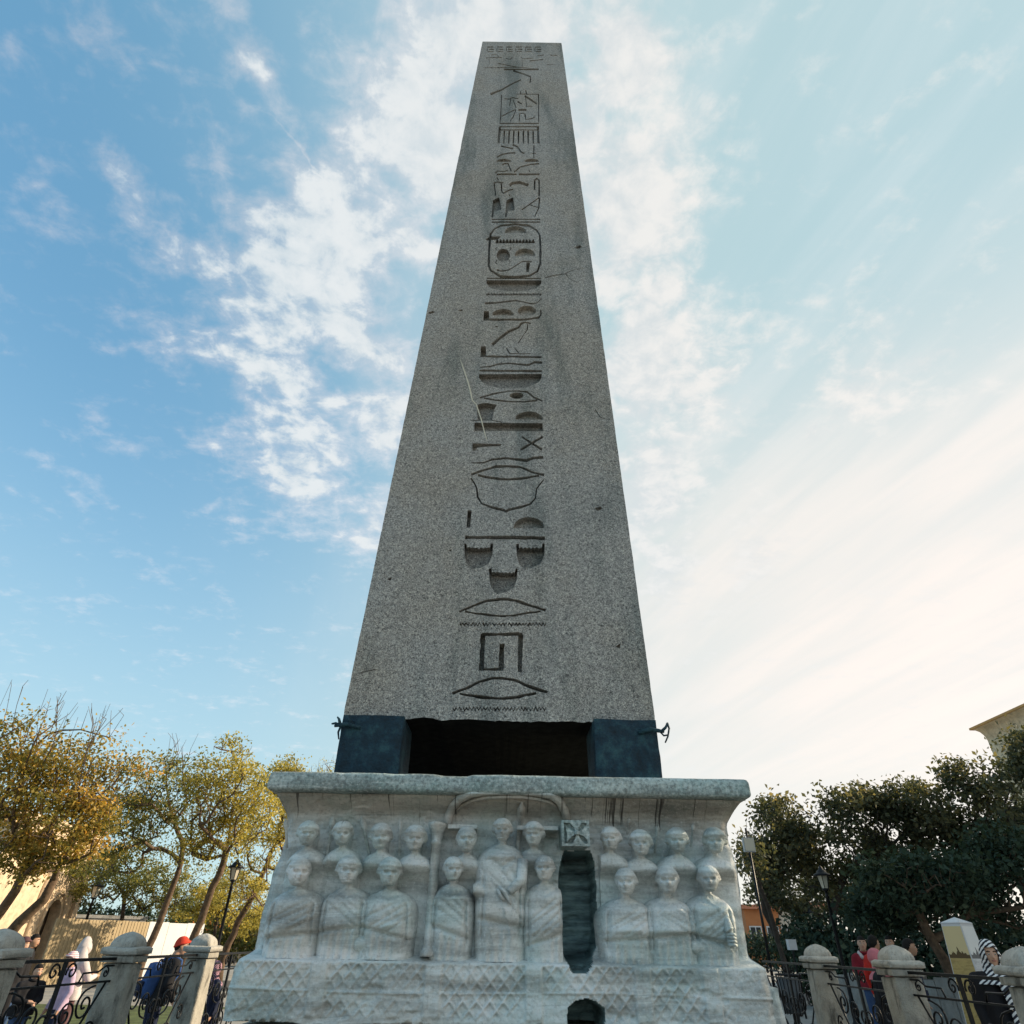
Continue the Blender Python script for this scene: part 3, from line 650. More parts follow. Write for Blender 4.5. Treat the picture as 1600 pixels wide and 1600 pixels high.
zz = np.linspace(ZT, ZB, NZ); tt = np.linspace(0, 1, NX)
Xl, Xr = edge_x(LE, zz), edge_x(RE, zz)
Xl = Xl + .02 * (fbm(zz * 9, zz * 0, 4) - .5); Xr = Xr + .025 * (fbm(zz * 8, zz * 0 + 3, 5) - .5)
GX = Xl[:, None] + (Xr - Xl)[:, None] * tt[None]; GZ = np.repeat(zz[:, None], NX, 1)
GZ = GZ + np.where(np.arange(NZ)[:, None] == NZ - 1, .045 * (fbm(GX * 3, GX * 0, 8) - .5) + .05 * sstep(.55, .8, fbm(GX * 1.3, GX * 0, 21)), 0)
def carve(X, Z):
    Y = yprof(Z)
    Y = Y - .016 * (fbm(X * .7, Z * 20, 1, 4) - .5) - .03 * (fbm(X * 2.2, Z * 5, 2, 5) - .5) - .010 * (fbm(X * 30, Z * 30, 3, 2) - .5)
    bandz = sstep(1.075, 1.095, Z) * (1 - sstep(1.385, 1.41, Z))            # pierced balustrade
    row = np.floor((Z - 1.085) / .108)
    u = X / .098; v = (Z - 1.085) / .108
    A = np.abs((u + v) % 1 - .5); B = np.abs((u - v) % 1 - .5); ds = np.minimum(.5 - A, .5 - B)
    fade = sstep(.30, .60, fbm(X * 1.5 + 3, Z * 5, 13, 3)) * (.35 + .65 * sstep(.3, .6, fbm(X * 5, Z * 9, 14)))
    strip_ = np.minimum.reduce([np.abs(X - c) for c in (-1.36, -.52, .22, 1.02, 1.52)])
    keep = sstep(.055, .07, strip_)
    Y = Y + .023 * sstep(.04, .20, ds) * bandz * fade * keep - .012 * (1 - keep) * bandz
    Y = Y - .016 * sstep(.012, .0, np.abs(Z - 1.235 - .01 * np.sin(X * 2))) * bandz * keep
    chips = sstep(.66, .76, fbm(X * 3.3 + 5, Z * 7, 31, 4)); Y = Y + .02 * chips
    edge = sstep(.10, 0, np.minimum(X - edge_x(LE, Z), edge_x(RE, Z) - X)); Y = Y + .05 * edge ** 2
    return Y
GY = carve(GX, GZ)
s1 = poly_sdf(GX, GZ, NICHE1); s2 = poly_sdf(GX, GZ, NICHE2)
nd = .30 + .06 * (fbm(GX * 2, GZ * 7, 6) - .5)
GY = np.where(s1 > 0, GY + nd * sstep(0, .03, s1) ** .5, GY); GY = np.where(s2 > 0, GY + .5 * sstep(0, .03, s2) ** .5, GY)
idx = np.arange(NX * NZ).reshape(NZ, NX)
Vg = np.stack([GX - PO[0], GY - PO[1], GZ - PO[2]], -1).reshape(-1, 3)
Q = np.stack([idx[1:, :-1], idx[1:, 1:], idx[:-1, 1:], idx[:-1, :-1]], -1).reshape(-1, 4)
qn = ((s1[1:, :-1] > 0) | (s1[:-1, 1:] > 0) | (s2[1:, :-1] > 0) | (s2[:-1, 1:] > 0)).ravel()
qz = (GZ[1:, :-1].ravel() < 1.41)
def sub(name, mask, m):
    q = Q[mask]; used, inv = np.unique(q, return_inverse=True)
    return link(name, raw_mesh(name, Vg[used], inv.reshape(-1, 4), True), m, PED)
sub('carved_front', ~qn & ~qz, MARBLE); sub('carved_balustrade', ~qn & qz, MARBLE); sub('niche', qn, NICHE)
# flanks, back and foot of the block
YB = 9.95; fl = MB()
for E_, flip in ((0, False), (-1, True)):
    V = []; ny = 14
    for j in range(ny + 1):
        for i in range(0, NZ, 4):
            y0 = GY[i, E_]; y = y0 + (YB - y0) * j / ny
            off = .03 * (float(fbm(np.array(y * 2.), np.array(zz[i] * 6), 9)) - .5) * (0 < j)
            V.append((GX[i, E_] + off - PO[0], y - PO[1], GZ[i, E_] - PO[2]))
    m_ = len(range(0, NZ, 4)); F_ = [(j * m_ + i, j * m_ + i + 1, (j + 1) * m_ + i + 1, (j + 1) * m_ + i) for j in range(ny) for i in range(m_ - 1)]
    fl.add(V, F_ if flip else [f[::-1] for f in F_])
fl.add([(-2 - PO[0], YB - PO[1], ZT - PO[2]), (2 - PO[0], YB - PO[1], ZT - PO[2]), (2 - PO[0], YB - PO[1], ZB - PO[2]), (-2 - PO[0], YB - PO[1], ZB - PO[2])], [(3, 2, 1, 0)])
fl.build('flank', MARBLE, PED, True)
me = roughbox(-2.02, 2.12, 5.76, 9.9, PZ - .02, 1.02, 15, .012, 11, .05)
o = link('lower_block', me, MARBLE, PED); o.location = -PED.location
me = roughbox(2.02, 2.13, 5.95, 9.8, .9, 1.30, 8, .02, 13, .05)
o = link('corner_spur', me, MARBLE, PED); o.location = -PED.location

# projecting slab
ns, nz_ = 300, 18
sl0, sr0 = at_y(422, 1207, YF), at_y(1168, 1213, YF)
def slab_ring(t, y0, x0, x1, y1):
    per_ = [(x0, y0), (x1, y0), (x1, y1), (x0, y1)]; out = []
    for k in range(4):
        a_, b_ = np.array(per_[k]), np.array(per_[(k + 1) % 4]); n = ns if k == 0 else 40
        for i in range(n): out.append(a_ + (b_ - a_) * i / n)
    return np.array(out)
prof = [(0.30, 2.577), (0.03, 2.578), (.008, 2.588), (0, 2.605), (0, 2.64), (0, 2.67), (.002, 2.70), (.012, 2.723), (.03, 2.733), (.3, 2.735)]
rings = []
for ins, z in prof:
    r_ = slab_ring(0, YF + ins, sl0[0] + ins, sr0[0] - ins, 10.05 - ins)
    rr = np.c_[r_, np.full(len(r_), z)]
    nrm = np.zeros_like(rr); k = len(r_)
    w_ = .010 * (fbm(rr[:, 0] * 2.5 + rr[:, 1] * 1.7, z * 6 + rr[:, 1] * 0, 3, 5, .6) - .5) * (ins < .2)
    rr[:, 1] += np.where(rr[:, 1] < YF + .1, -w_ * 1.6, 0)
    chip = .012 * sstep(.6, .75, fbm(rr[:, 0] * 2.1, rr[:, 1] * 2.1, 17, 4)) * (z > 2.69) * (ins < .2)
    rr[:, 2] += w_ * .7 - chip; rings.append(rr)
k = len(rings[0]); V = np.concatenate(rings) - PO
F_ = [(i * k + j, i * k + (j + 1) % k, (i + 1) * k + (j + 1) % k, (i + 1) * k + j) for i in range(len(rings) - 1) for j in range(k)]
F_ += [tuple(range((len(rings) - 1) * k, len(rings) * k)), tuple(range(k))[::-1]]
link('slab', raw_mesh('slab', V, F_, True), SLAB, PED)

# ---- heads: a shaped sphere used by the carved figures (and, finer, by the people)
def head_mesh(nt=30, np_=40, sx=.078, sy=.094, sz=.118, eyes=1.0, nose=1.0, jaw=.32, cap=0.0, seed=0, worn=0.0, ears=1.0, F_=1.0):
    th = np.linspace(0, math.pi, nt + 1)[:, None]; ph = np.linspace(0, 2 * math.pi, np_, endpoint=False)[None]
    X = np.sin(th) * np.sin(ph); Y = -np.sin(th) * np.cos(ph); Z = np.cos(th) + 0 * ph          # face looks to -Y
    front_ = np.clip(-Y, 0, 1)
    lo = np.clip(-Z, 0, 1)
    ex_ = np.where(th < math.pi / 2, .80, .58)
    q_ = np.sin(th) ** ex_ / np.maximum(np.sin(th), 1e-6) * (np.sin(th) > 1e-6)
    X2, Y2 = X * q_, Y * q_
    x = X2 * sx * (1 - jaw * lo ** 1.3); y = Y2 * sy * (1 + .06 * (Y > 0) * (1 - lo)); z = Z * sz
    y = np.where(Y < 0, y * (1 - .10 * np.clip(Z - .25, 0, 1)), y * (1 - .35 * lo))
    x = np.where(np.abs(X) > .5, x * (1 - .06 * np.abs(Z)), x)
    zn, xn = z / sz, x / sx
    def bmpf(cx, cz, wx, wz): return np.exp(-((xn - cx) / wx) ** 2 - ((zn - cz) / wz) ** 2) * (Y < .1)
    k = sy / .094
    d = F_ * .010 * (bmpf(-.38, .02, .24, .11) + bmpf(.38, .02, .24, .11)) * eyes                         # sockets
    d = d - .007 * (bmpf(-.38, .0, .13, .065) + bmpf(.38, .0, .13, .065)) * eyes                     # eyeballs
    d = d - F_ * .006 * (bmpf(-.36, .20, .28, .07) + bmpf(.36, .20, .28, .07))                            # brows
    prof_ = np.clip((.14 - zn) / .42, 0, 1) * (zn > -.30)
    d = d - nose * (.024 * np.exp(-(xn / .11) ** 2) * prof_ * (Y < 0) + .009 * bmpf(0, -.26, .20, .06))
    d = d - F_ * (.007 * bmpf(0, -.47, .30, .045) + .008 * bmpf(0, -.58, .24, .05) - .009 * bmpf(0, -.52, .30, .025))
    d = d - .012 * bmpf(0, -.83, .28, .12) + .005 * bmpf(0, -.68, .3, .05)
    d = d - .006 * (bmpf(-.62, -.2, .25, .2) + bmpf(.62, -.2, .25, .2))
    y = y + d * k
    ear = np.exp(-((zn + .05) / .2) ** 2 - (Y / .22) ** 2) * ears
    x = x + np.sign(x) * .011 * ear * (np.abs(X) > .7)
    if cap:                              # bowl-cut hair or cap with a step at its rim
        rim = .34 + .55 * np.clip(Y, -1, 0) * 0 - .55 * sstep(-.25, .35, Y)
        c = sstep(rim - .03, rim + .04, zn) * cap
        x = x + X * c; y = y + Y * c; z = z + Z * c * .8
    V = np.stack([x, y, z], -1)
    if worn:
        nse = (fbm(X * 2.6 + seed * 3, Z * 2.6 + Y * 1.3, seed, 4) - .5)[..., None]; V = V * (1 + worn * nse)
    V = V.reshape(-1, 3); Q_ = []
    for i in range(nt):
        for j in range(np_):
            a_, b_ = i * np_ + j, i * np_ + (j + 1) % np_; Q_.append((a_, a_ + np_, b_ + np_, b_))
    return V, np.array(Q_)

# ---- carved busts: rounded torso with a neck, folds of cloth, forearm
def bust(px, py, W, L, D, seed, head_w, turn=0.0, folds=(), arm=None, cap=.010, cut=(-9, 9), tilt=0, drop=.0):
    hx, hz = pt(px, py, 5.72); L = hz - 1.42; up_row = D < .08; D = D * .62 + .15 + (0 if D < .08 else .025)
    nu, nv = 58, max(20, int(L / .0125))
    v = np.linspace(0, L, nv)[:, None]; s_ = np.linspace(-1, 1, nu)[None]
    nk, v0 = head_w * .27, head_w * .60
    t = np.clip((v - v0) / (.155 + .1 * W), 0, 1); wv_ = nk + (W - nk) * np.sqrt(np.clip(1 - (1 - t) ** 2.2, 0, 1))
    wv_ = wv_ * (1 - .07 * sstep(.3, 1, v / L))
    U = np.clip(s_ * wv_, *cut); prof_ = np.clip(1 - np.abs(s_) ** 4.2, 0, 1) ** .48
    Dv = (.165 + (D - .165) * sstep(0, .6, t)) * (1 - .12 * sstep(.5, 1, v / L))
    dep = Dv * prof_ - .05 * (1 - prof_)
    Vv = v + 0 * s_
    dep = dep + .006 * (fbm(U * 3 + seed, Vv * 22, seed, 3) - .5) * t + .008 * (fbm(U * 14, Vv * 14, seed + 3, 3) - .5)
    for (u0, q0, u1, q1, hgt) in folds:  # overlapping cloth: a step along a slanting line
        dl = ((Vv - q0 * L) * (u1 - u0) * W - (U - u0 * W) * (q1 - q0) * L) / math.hypot((u1 - u0) * W, (q1 - q0) * L)
        on = sstep(u0 * W - .03, u0 * W + .02, U) * (1 - sstep(u1 * W - .02, u1 * W + .03, U))
        dep = dep + hgt * on * sstep(.02, 0, np.abs(dl - .004)) * .5 + hgt * on * np.exp(-np.clip(-dl, 0, 1) / .05) * (dl < 0) * .8
    vn, un = Vv / L, U / W
    def groove(d_, wd, dp): return -dp * np.exp(-(d_ / wd) ** 2)
    if not up_row:                           # sleeves, neckline, the edge of the mantle and its pleats
        wob = .05 * np.sin(vn * 7 + seed)
        for sg in (-1, 1): dep = dep + groove((un - sg * (.60 + .06 * vn) - wob * .4), .045, .034) * sstep(.30, .42, vn) * (1 - sstep(.80, .9, vn))
        q_ = .72 + .05 * math.sin(seed * 1.7) + (.10 * math.cos(seed * 2.3)) * un
        dep = dep + groove(vn - q_, .020, .036) * sstep(.95, .7, np.abs(un)) + .014 * sstep(q_, q_ - .05, vn) * sstep(q_ - .22, q_ - .10, vn)
        dep = dep + groove(vn - (.30 - .16 * np.abs(un)) , .02, .012) * (np.abs(un) < .5) * 1.6
        pl = sstep(q_, q_ + .05, vn); dep = dep + pl * .008 * np.sin(U * 105 + seed + 3 * Vv) * sstep(.2, .6, fbm(U * 6, Vv * 6, seed + 9))
        for k_ in range(4):
            a0 = (seed * .37 + k_ * .61) % 1; dd_ = vn - (.34 + .09 * k_ + (.18 + .1 * a0) * (un - .4) * (1 if seed % 2 else -1)); dep = dep + groove(dd_, .013, .015) * sstep(.28, .36, vn) * sstep(q_, q_ - .06, vn)
    if arm:                              # forearm lying across the body, (u,v) of elbow and hand
        (ua, va), (ub, vb_) = arm; ax, az, bx_, bz = ua * W, va * L, ub * W, vb_ * L
        tt_ = np.clip(((U - ax) * (bx_ - ax) + (Vv - az) * (bz - az)) / ((bx_ - ax) ** 2 + (bz - az) ** 2), 0, 1)
        dd = np.hypot(U - ax - tt_ * (bx_ - ax), Vv - az - tt_ * (bz - az)); r_ = .048 - .014 * tt_
        dep = np.maximum(dep, (Dv * .75 + np.sqrt(np.clip(r_ ** 2 - dd ** 2, 0, 1)) * 1.1) * (dd < r_) - .05 * (dd >= r_))
    dep = dep * (1 - .72 * sstep(.17, .30, Vv)) if up_row else dep
    bot_ = sstep(L + .06, L + .03, Vv); dep = dep * bot_ - .04 * (1 - bot_)
    X = hx + U; Z = hz - v - 0 * s_ - .0
    Yw = yprof(np.maximum(Z, 1.475)) - dep
    org = np.array([hx, 5.80, hz]); V = np.stack([X - org[0], Yw - org[1], Z - org[2]], -1).reshape(-1, 3)
    ix = np.arange(nu * nv).reshape(nv, nu); q = np.stack([ix[1:, :-1], ix[1:, 1:], ix[:-1, 1:], ix[:-1, :-1]], -1).reshape(-1, 4)
    o = link('relief_figure', raw_mesh('relief_figure', V, q, True), MARBLE, PED); o.location = org - PO
    k = head_w / .160 * .84
    Vh, Fh = head_mesh(34, 44, .082 * k, .094 * k, .096 * k, eyes=1.9, nose=1.35, cap=.006 + cap * 1.5, seed=seed, worn=.06, jaw=.10, ears=.9, F_=2.8)
    h = link('head', raw_mesh('head', Vh, Fh, True), MARBLE, o); h.location = (0, -.062 - (D - .20) * .45, -drop); h.rotation_euler = (R(tilt), 0, R(turn))
    return o
F1 = ((-.9, .80, .75, .52, .022),)
F2 = ((-.75, .76, .9, .58, .020), (-.1, .30, .25, .52, .010))
up_l = ((480, 1303, .165, 18, .012), (534, 1303, .160, 12, .012), (594, 1308, .168, 8, .016), (648, 1311, .168, 6, .016))
for i, (x, y, w_, tn, cp) in enumerate(up_l): bust(x, y, .19, .38, .075, 10 + i, w_, tn, cap=cp)
bust(467, 1363, .245, .54, .11, 20, .185, 26, folds=F1, cap=.008); bust(545, 1361, .225, .54, .11, 21, .182, 14, folds=((-.6, .74, .9, .64, .018),), cap=.014)
bust(609, 1364, .250, .54, .13, 22, .182, 14, folds=((-.25, .28, .15, .48, .012), (-.2, .66, .8, .58, .014)), arm=((-.75, .84), (.35, .80)), cap=.012)
bust(729, 1311, .17, .38, .07, 30, .180, 4, cap=.004); bust(834, 1304, .17, .38, .07, 32, .160, -12, cap=.014)
bust(708, 1359, .19, .54, .10, 33, .158, 16, folds=((-.5, .20, .6, .24, .01),), cap=.008); bust(851, 1357, .20, .54, .10, 34, .165, -14, cut=(-9, .135), folds=((-.9, .72, .8, .62, .016),), cap=.006)
bust(785, 1298, .225, .87, .135, 35, .150, -4, folds=((-.5, .22, .5, .22, .012), (-.6, .60, -.2, .9, .012), (.1, .62, .5, .92, .012)), arm=((-.85, .47), (.18, .545)), cap=.012)
up_r = ((955, 1311, .150, -22, .014), (1002, 1318, .165, -12, .016), (1059, 1314, .160, -10, .016), (1118, 1315, .162, -16, .018))
for i, (x, y, w_, tn, cp) in enumerate(up_r): bust(x, y, .20, .38, .075, 40 + i, w_, tn, cap=cp, cut=(-.09 if i == 0 else -9, 9))
bust(978, 1379, .245, .52, .12, 50, .170, -16, folds=((-.7, .62, .9, .62, .02),), cap=.010); bust(1043, 1376, .235, .53, .12, 51, .180, -10, folds=((-.9, .62, .9, .62, .02),), cap=.008)
bust(1107, 1374, .215, .54, .12, 52, .168, -12, folds=((-.3, .20, .4, .42, .012), (-.9, .55, .9, .60, .014)), arm=((-.8, .80), (.55, .80)), cap=.010)

# emperor's hands, columns, arch, spears, cross
hb = MB(); cx_w, cz_w = pt(792, 1397, 5.62)
for k in range(4): hb.tube([(cx_w - .06 + k * .012, 5.685, cz_w + .05 - k * .012), (cx_w - .01 + k * .008, 5.662, cz_w + .01 - k * .014), (cx_w + .02 + k * .004, 5.67, cz_w - .035 - k * .01)], [.013, .013, .009], 6)
hb.tube([(cx_w - .07, 5.685, cz_w + .03), (cx_w - .05, 5.665, cz_w - .01), (cx_w - .02, 5.668, cz_w - .04)], [.014, .013, .010], 6)
hb.tube([(cx_w + .12, 5.735, cz_w + .24), (cx_w + .115, 5.70, cz_w + .10), (cx_w + .02, 5.68, cz_w + .02)], [.05, .045, .03], 8)
o = hb.build('clasped_hands', MARBLE, PED, True); o.location = -PED.location
hb = MB(); cx_w, cz_w = pt(1144, 1472, 5.66)
for k in range(4): hb.tube([(cx_w - .03, 5.665, cz_w + .05 - k * .022), (cx_w + .012, 5.645, cz_w + .048 - k * .022), (cx_w + .035, 5.67, cz_w + .045 - k * .022)], [.012, .012, .009], 6)
hb.tube([(cx_w - .04, 5.66, cz_w + .06), (cx_w - .005, 5.645, cz_w + .085), (cx_w + .02, 5.66, cz_w + .09)], [.014, .012, .009], 6)
hb.lathe([(.018, -.06), (.03, -.02), (.026, .03), (.033, .08), (.018, .13)], 10, (cx_w + .0, 5.69, cz_w + .02))
o = hb.build('hand_with_scroll', MARBLE, PED, True); o.location = -PED.location
cb = MB(); xa, za = pt(660, 1487, 5.75); xt, zt = pt(682, 1286, 5.75); za = 1.445; Hc = zt - za
cb.lathe([(.062, 0), (.062, .03), (.048, .05), (.042, .08), (.037, Hc - .16), (.046, Hc - .15), (.046, Hc - .13), (.04, Hc - .12), (.055, Hc - .06), (.075, Hc - .02), (.078, Hc)], 18, (xa + .035, 5.85, za), 1.0, 2.4)
o = cb.build('relief_column', MARBLE, PED, True); o.location = -PED.location
ab = MB()
pa = [pt(*p) for p in ((697, 1283), (699, 1270), (706, 1258), (718, 1248), (736, 1241), (758, 1237), (785, 1236), (815, 1236), (842, 1239), (860, 1243), (874, 1251), (884, 1264), (888, 1278))]
ab.tube([(x, yprof(z) - .05, z) for x, z in pa], .036, 8); ab.tube([(x, yprof(z - .04) - .03, z - .045) for x, z in pa[2:-2]], .016, 6)
o = ab.build('relief_arch', MARBLE, PED, True); o.location = -PED.location
lb = MB(); x0, z0 = pt(700, 1287); x1, z1 = pt(745, 1287)
lb.box(x0, x1, 5.78, 5.97, z0 - .03, z0)
o = lb.build('relief_lintel', MARBLE, PED); o.location = -PED.location
lb = MB(); lb.box(pt(808, 1290)[0], pt(872, 1290)[0], 5.78, 5.97, z0 - .03, z0); o = lb.build('relief_lintel', MARBLE, PED); o.location = -PED.location
for (xa_, ya_, xb_, yb_, wd) in ((515, 1270, 505, 1335, .02), (560, 1271, 573, 1335, .02), (622, 1275, 620, 1335, .014), (439, 1275, 441, 1322, .016), (816, 1252, 809, 1326, .026), (988, 1274, 984, 1300, .014), (1033, 1284, 1028, 1330, .014), (1090, 1282, 1086, 1320, .012)):
    (u0, q0), (u1, q1) = pt(xa_, ya_), pt(xb_, yb_); sb_ = MB()
    wd *= 1.35; ds_ = [0, .12, .3, .34, 1]; rs_ = [.003, wd, wd * .9, wd * .55, wd * .5]
    sb_.tube([(u0 + (u1 - u0) * t_k, yprof(q0 + (q1 - q0) * t_k) - .065, q0 + (q1 - q0) * t_k) for t_k in ds_], rs_, 8)
    o = sb_.build('spear', MARBLE, PED, True); o.location = -PED.location
(u0, q0), (u1, q1) = pt(877, 1281, 5.66), pt(922, 1323, 5.66)
cb = MB(); cb.V, cb.F = [], []
me = roughbox(u0, u1, 5.69, 5.97, q1, q0, 9, .006, 23, .02); o = link('cross_block', me, SLAB, PED); o.location = -PED.location
xb = MB(); cu, cq = (u0 + u1) / 2 + .012, (q0 + q1) / 2; r_ = (u1 - u0) * .46
for k in range(4):
    a_ = math.pi / 2 * k + R(4); c_, s_ = math.cos(a_), math.sin(a_)
    pl = [(.008, -.010), (r_ * .40, -.020), (r_ * .86, -.060), (r_ * .80, 0), (r_ * .86, .060), (r_ * .40, .020), (.008, .010)]
    xb.prism([(cu + x * c_ - z * s_, cq + x * s_ + z * c_) for x, z in pl], 5.650, 5.71)
for q_ in ((u0, u1, q0 - .022, q0 - .002), (u0, u1, q1 + .002, q1 + .020), (u0, u0 + .02, q1 + .021, q0 - .023), (u1 - .02, u1, q1 + .021, q0 - .023)): MB().box(q_[0], q_[1], 5.652, 5.72, q_[2], q_[3]).build('rim', SLAB, o)
xb.lathe([(.0, -.02), (.022, -.01), (.022, .01), (0, .02)], 10, (cu, 5.645, cq))
xo = xb.build('cross', SLAB, o); xo.location = (0, 0, 0)

# ------------------------------------------------------------------ fence round the pit: stone posts and wrought-iron panels
ZR = 1.385
def post_parts(seed):
    sl = roughbox(-.195, .195, -.195, .195, ZR - .012, ZR + .058, 9, .009, seed, .03)
    dm = MB(); prof = [(.142, 0), (.142, .02), (.136, .045), (.120, .075), (.092, .102), (.058, .121), (.026, .133), (.005, .139)]
    for r_, z in prof:
        for k in range(32):
            a_ = 2 * math.pi * k / 32; q = max(abs(math.cos(a_)), abs(math.sin(a_))); s_ = r_ * (.72 / q + .28)
            dm.V.append((s_ * math.cos(a_), s_ * math.sin(a_), ZR + .055 + z * .98))
    dm.F = [(i * 32 + j, i * 32 + (j + 1) % 32, (i + 1) * 32 + (j + 1) % 32, (i + 1) * 32 + j) for i in range(7) for j in range(32)] + [tuple(7 * 32 + j for j in range(32))]
    sh_ = roughbox(-.148, .148, -.148, .148, .10, ZR - .08, 13, .010, seed + 3, .03); nk = roughbox(-.168, .168, -.168, .168, ZR - .078, ZR - .014, 5, .004, seed + 5, .015)
    return sh_, nk, sl, raw_mesh('dome', dm.V, dm.F, True)
LXP = [(-4.02, 4.45), (-4.15, 6.25), (-3.98, 8.05), (-4.0, 10.1), (-3.98, 12.3)]
RXP = [(4.25, 4.45), (4.29, 6.25), (4.15, 8.05), (4.17, 10.1), (4.12, 12.3)]
words = {(0, 1): 'domed stone fence post at the far left edge of the picture', (0, 2): 'domed stone fence post between the hooded woman and the backpacker', (0, 3): 'domed stone fence post just left of the pedestal, beside the backpacker',
         (1, 1): 'domed stone fence post at the far right edge beside the striped headscarf', (1, 2): 'domed stone fence post in front of the man in navy', (1, 3): 'domed stone fence post nearest the right side of the pedestal'}
for side, pts_ in enumerate((LXP, RXP)):
    for i, (x, y) in enumerate(pts_):
        if i in (0, 4): continue
        t = empty('fence_post', (x, y, 0), R(random.Random(i + side * 9).uniform(-2, 2)), words[(side, i)], 'fence post', 'stone posts of the fence round the pit')
        for nm, me, m in zip(('shaft', 'neck_band', 'cap_slab', 'dome'), post_parts(i * 5 + side * 17), (POST, POST, CAPST, CAPST)): link(nm, me, m, t)
def spiral(cx, cz, r0, turns, a0, sgn, n=26):
    o = []
    for i in range(n + 1):
        t = i / n; r_ = r0 * (1 - .86 * t); a_ = a0 + sgn * turns * 2 * math.pi * t
        o.append((cx + r_ * math.cos(a_), 0, cz + r_ * math.sin(a_)))
    return o
def sc_mesh(pts, r_=.011): return raw_mesh('scroll', *(lambda m_: (m_.V, m_.F))(MB().tube(pts, r_, 5)), True)
big = [p for p in spiral(0, .0, .15, 1.6, R(90), 1)][::-1] + [(-.0 + .2 * k / 6, 0, .15 + .02 * math.sin(k / 6 * math.pi)) for k in range(1, 4)]
SC_BIG = sc_mesh(big); SC_SMALL = sc_mesh(spiral(0, 0, .075, 1.35, R(200), -1, 20), .009)
sarc = spiral(0, .15, .11, 1.3, R(-90), -1, 18)[::-1] + spiral(0, -.15, .11, 1.3, R(90), -1, 18)
SC_S = sc_mesh(sarc, .011)
def panel(x0, y0, x1, y1, label):
    a_ = math.atan2(y1 - y0, x1 - x0); L_ = math.hypot(x1 - x0, y1 - y0) - .296
    t = empty('iron_railing', ((x0 + x1) / 2, (y0 + y1) / 2, 0), a_, label, 'railing', 'wrought iron railings between the stone posts'); h = L_ / 2
    MB().box(-h, h, -.02, .02, ZR - .055, ZR - .03).build('top_rail', IRON, t)
    MB().box(-h, h, -.014, .014, .28, .30).build('bottom_rail', IRON, t)
    MB().box(-h, h, -.012, .012, ZR - .235, ZR - .218).build('middle_rail', IRON, t)
    for s_ in (-1, 1):
        st = MB().tube([(s_ * h, 0, ZR - .10), (s_ * h * .82, 0, ZR - .10), (s_ * h * .70, 0, ZR - .145), (s_ * h * .40, 0, ZR - .15), (s_ * h * .36, 0, ZR - .22)], .009, 5)
        st.build('stepped_bar', IRON, t, True)
        MB().tube([(s_ * h * .93, 0, ZR - .23), (s_ * h * .45, 0, .62), (s_ * h * .2, 0, .3)], .011, 5).build('brace', IRON, t, True)
        for (u, z, me, rot, k) in ((.16, ZR - .13, SC_SMALL, 0, 1), (.62, ZR - .40, SC_BIG, 0, .85), (.30, ZR - .46, SC_BIG, math.pi, .8), (.86, ZR - .62, SC_SMALL, 1, 1.2), (.5, .55, SC_BIG, .6, 1.0), (.86, ZR - .155, SC_SMALL, 2, .6)):
            o = link('scroll', me, IRON, t); o.location = (s_ * h * u, 0, z); o.scale = (s_ * k, 1, k); o.rotation_euler = (0, rot * s_, 0)
    MB().box(-.018, .018, -.012, .012, .29, ZR - .03).build('upright', IRON, t)
    o = link('scroll', SC_S, IRON, t); o.location = (.07, 0, .72); o = link('scroll', SC_S, IRON, t); o.location = (-.07, 0, .72); o.scale = (-1, 1, 1)
    return t
pl_words = [['wrought iron railing left of the leftmost stone post', 'scrolled iron railing in front of the hooded woman and the boy', 'scrolled iron railing in front of the backpacker', 'scrolled iron railing touching the left side of the pedestal'],
            ['scrolled iron railing beyond the right edge stone post', 'scrolled iron railing in front of the woman with striped headscarf', 'scrolled iron railing in front of the woman with pink headscarf', 'scrolled iron railing beside the right side of the pedestal']]
for side, pts_ in enumerate((LXP, RXP)):
    for i in range(1, 4): panel(*pts_[i], *pts_[i + 1], pl_words[side][i])

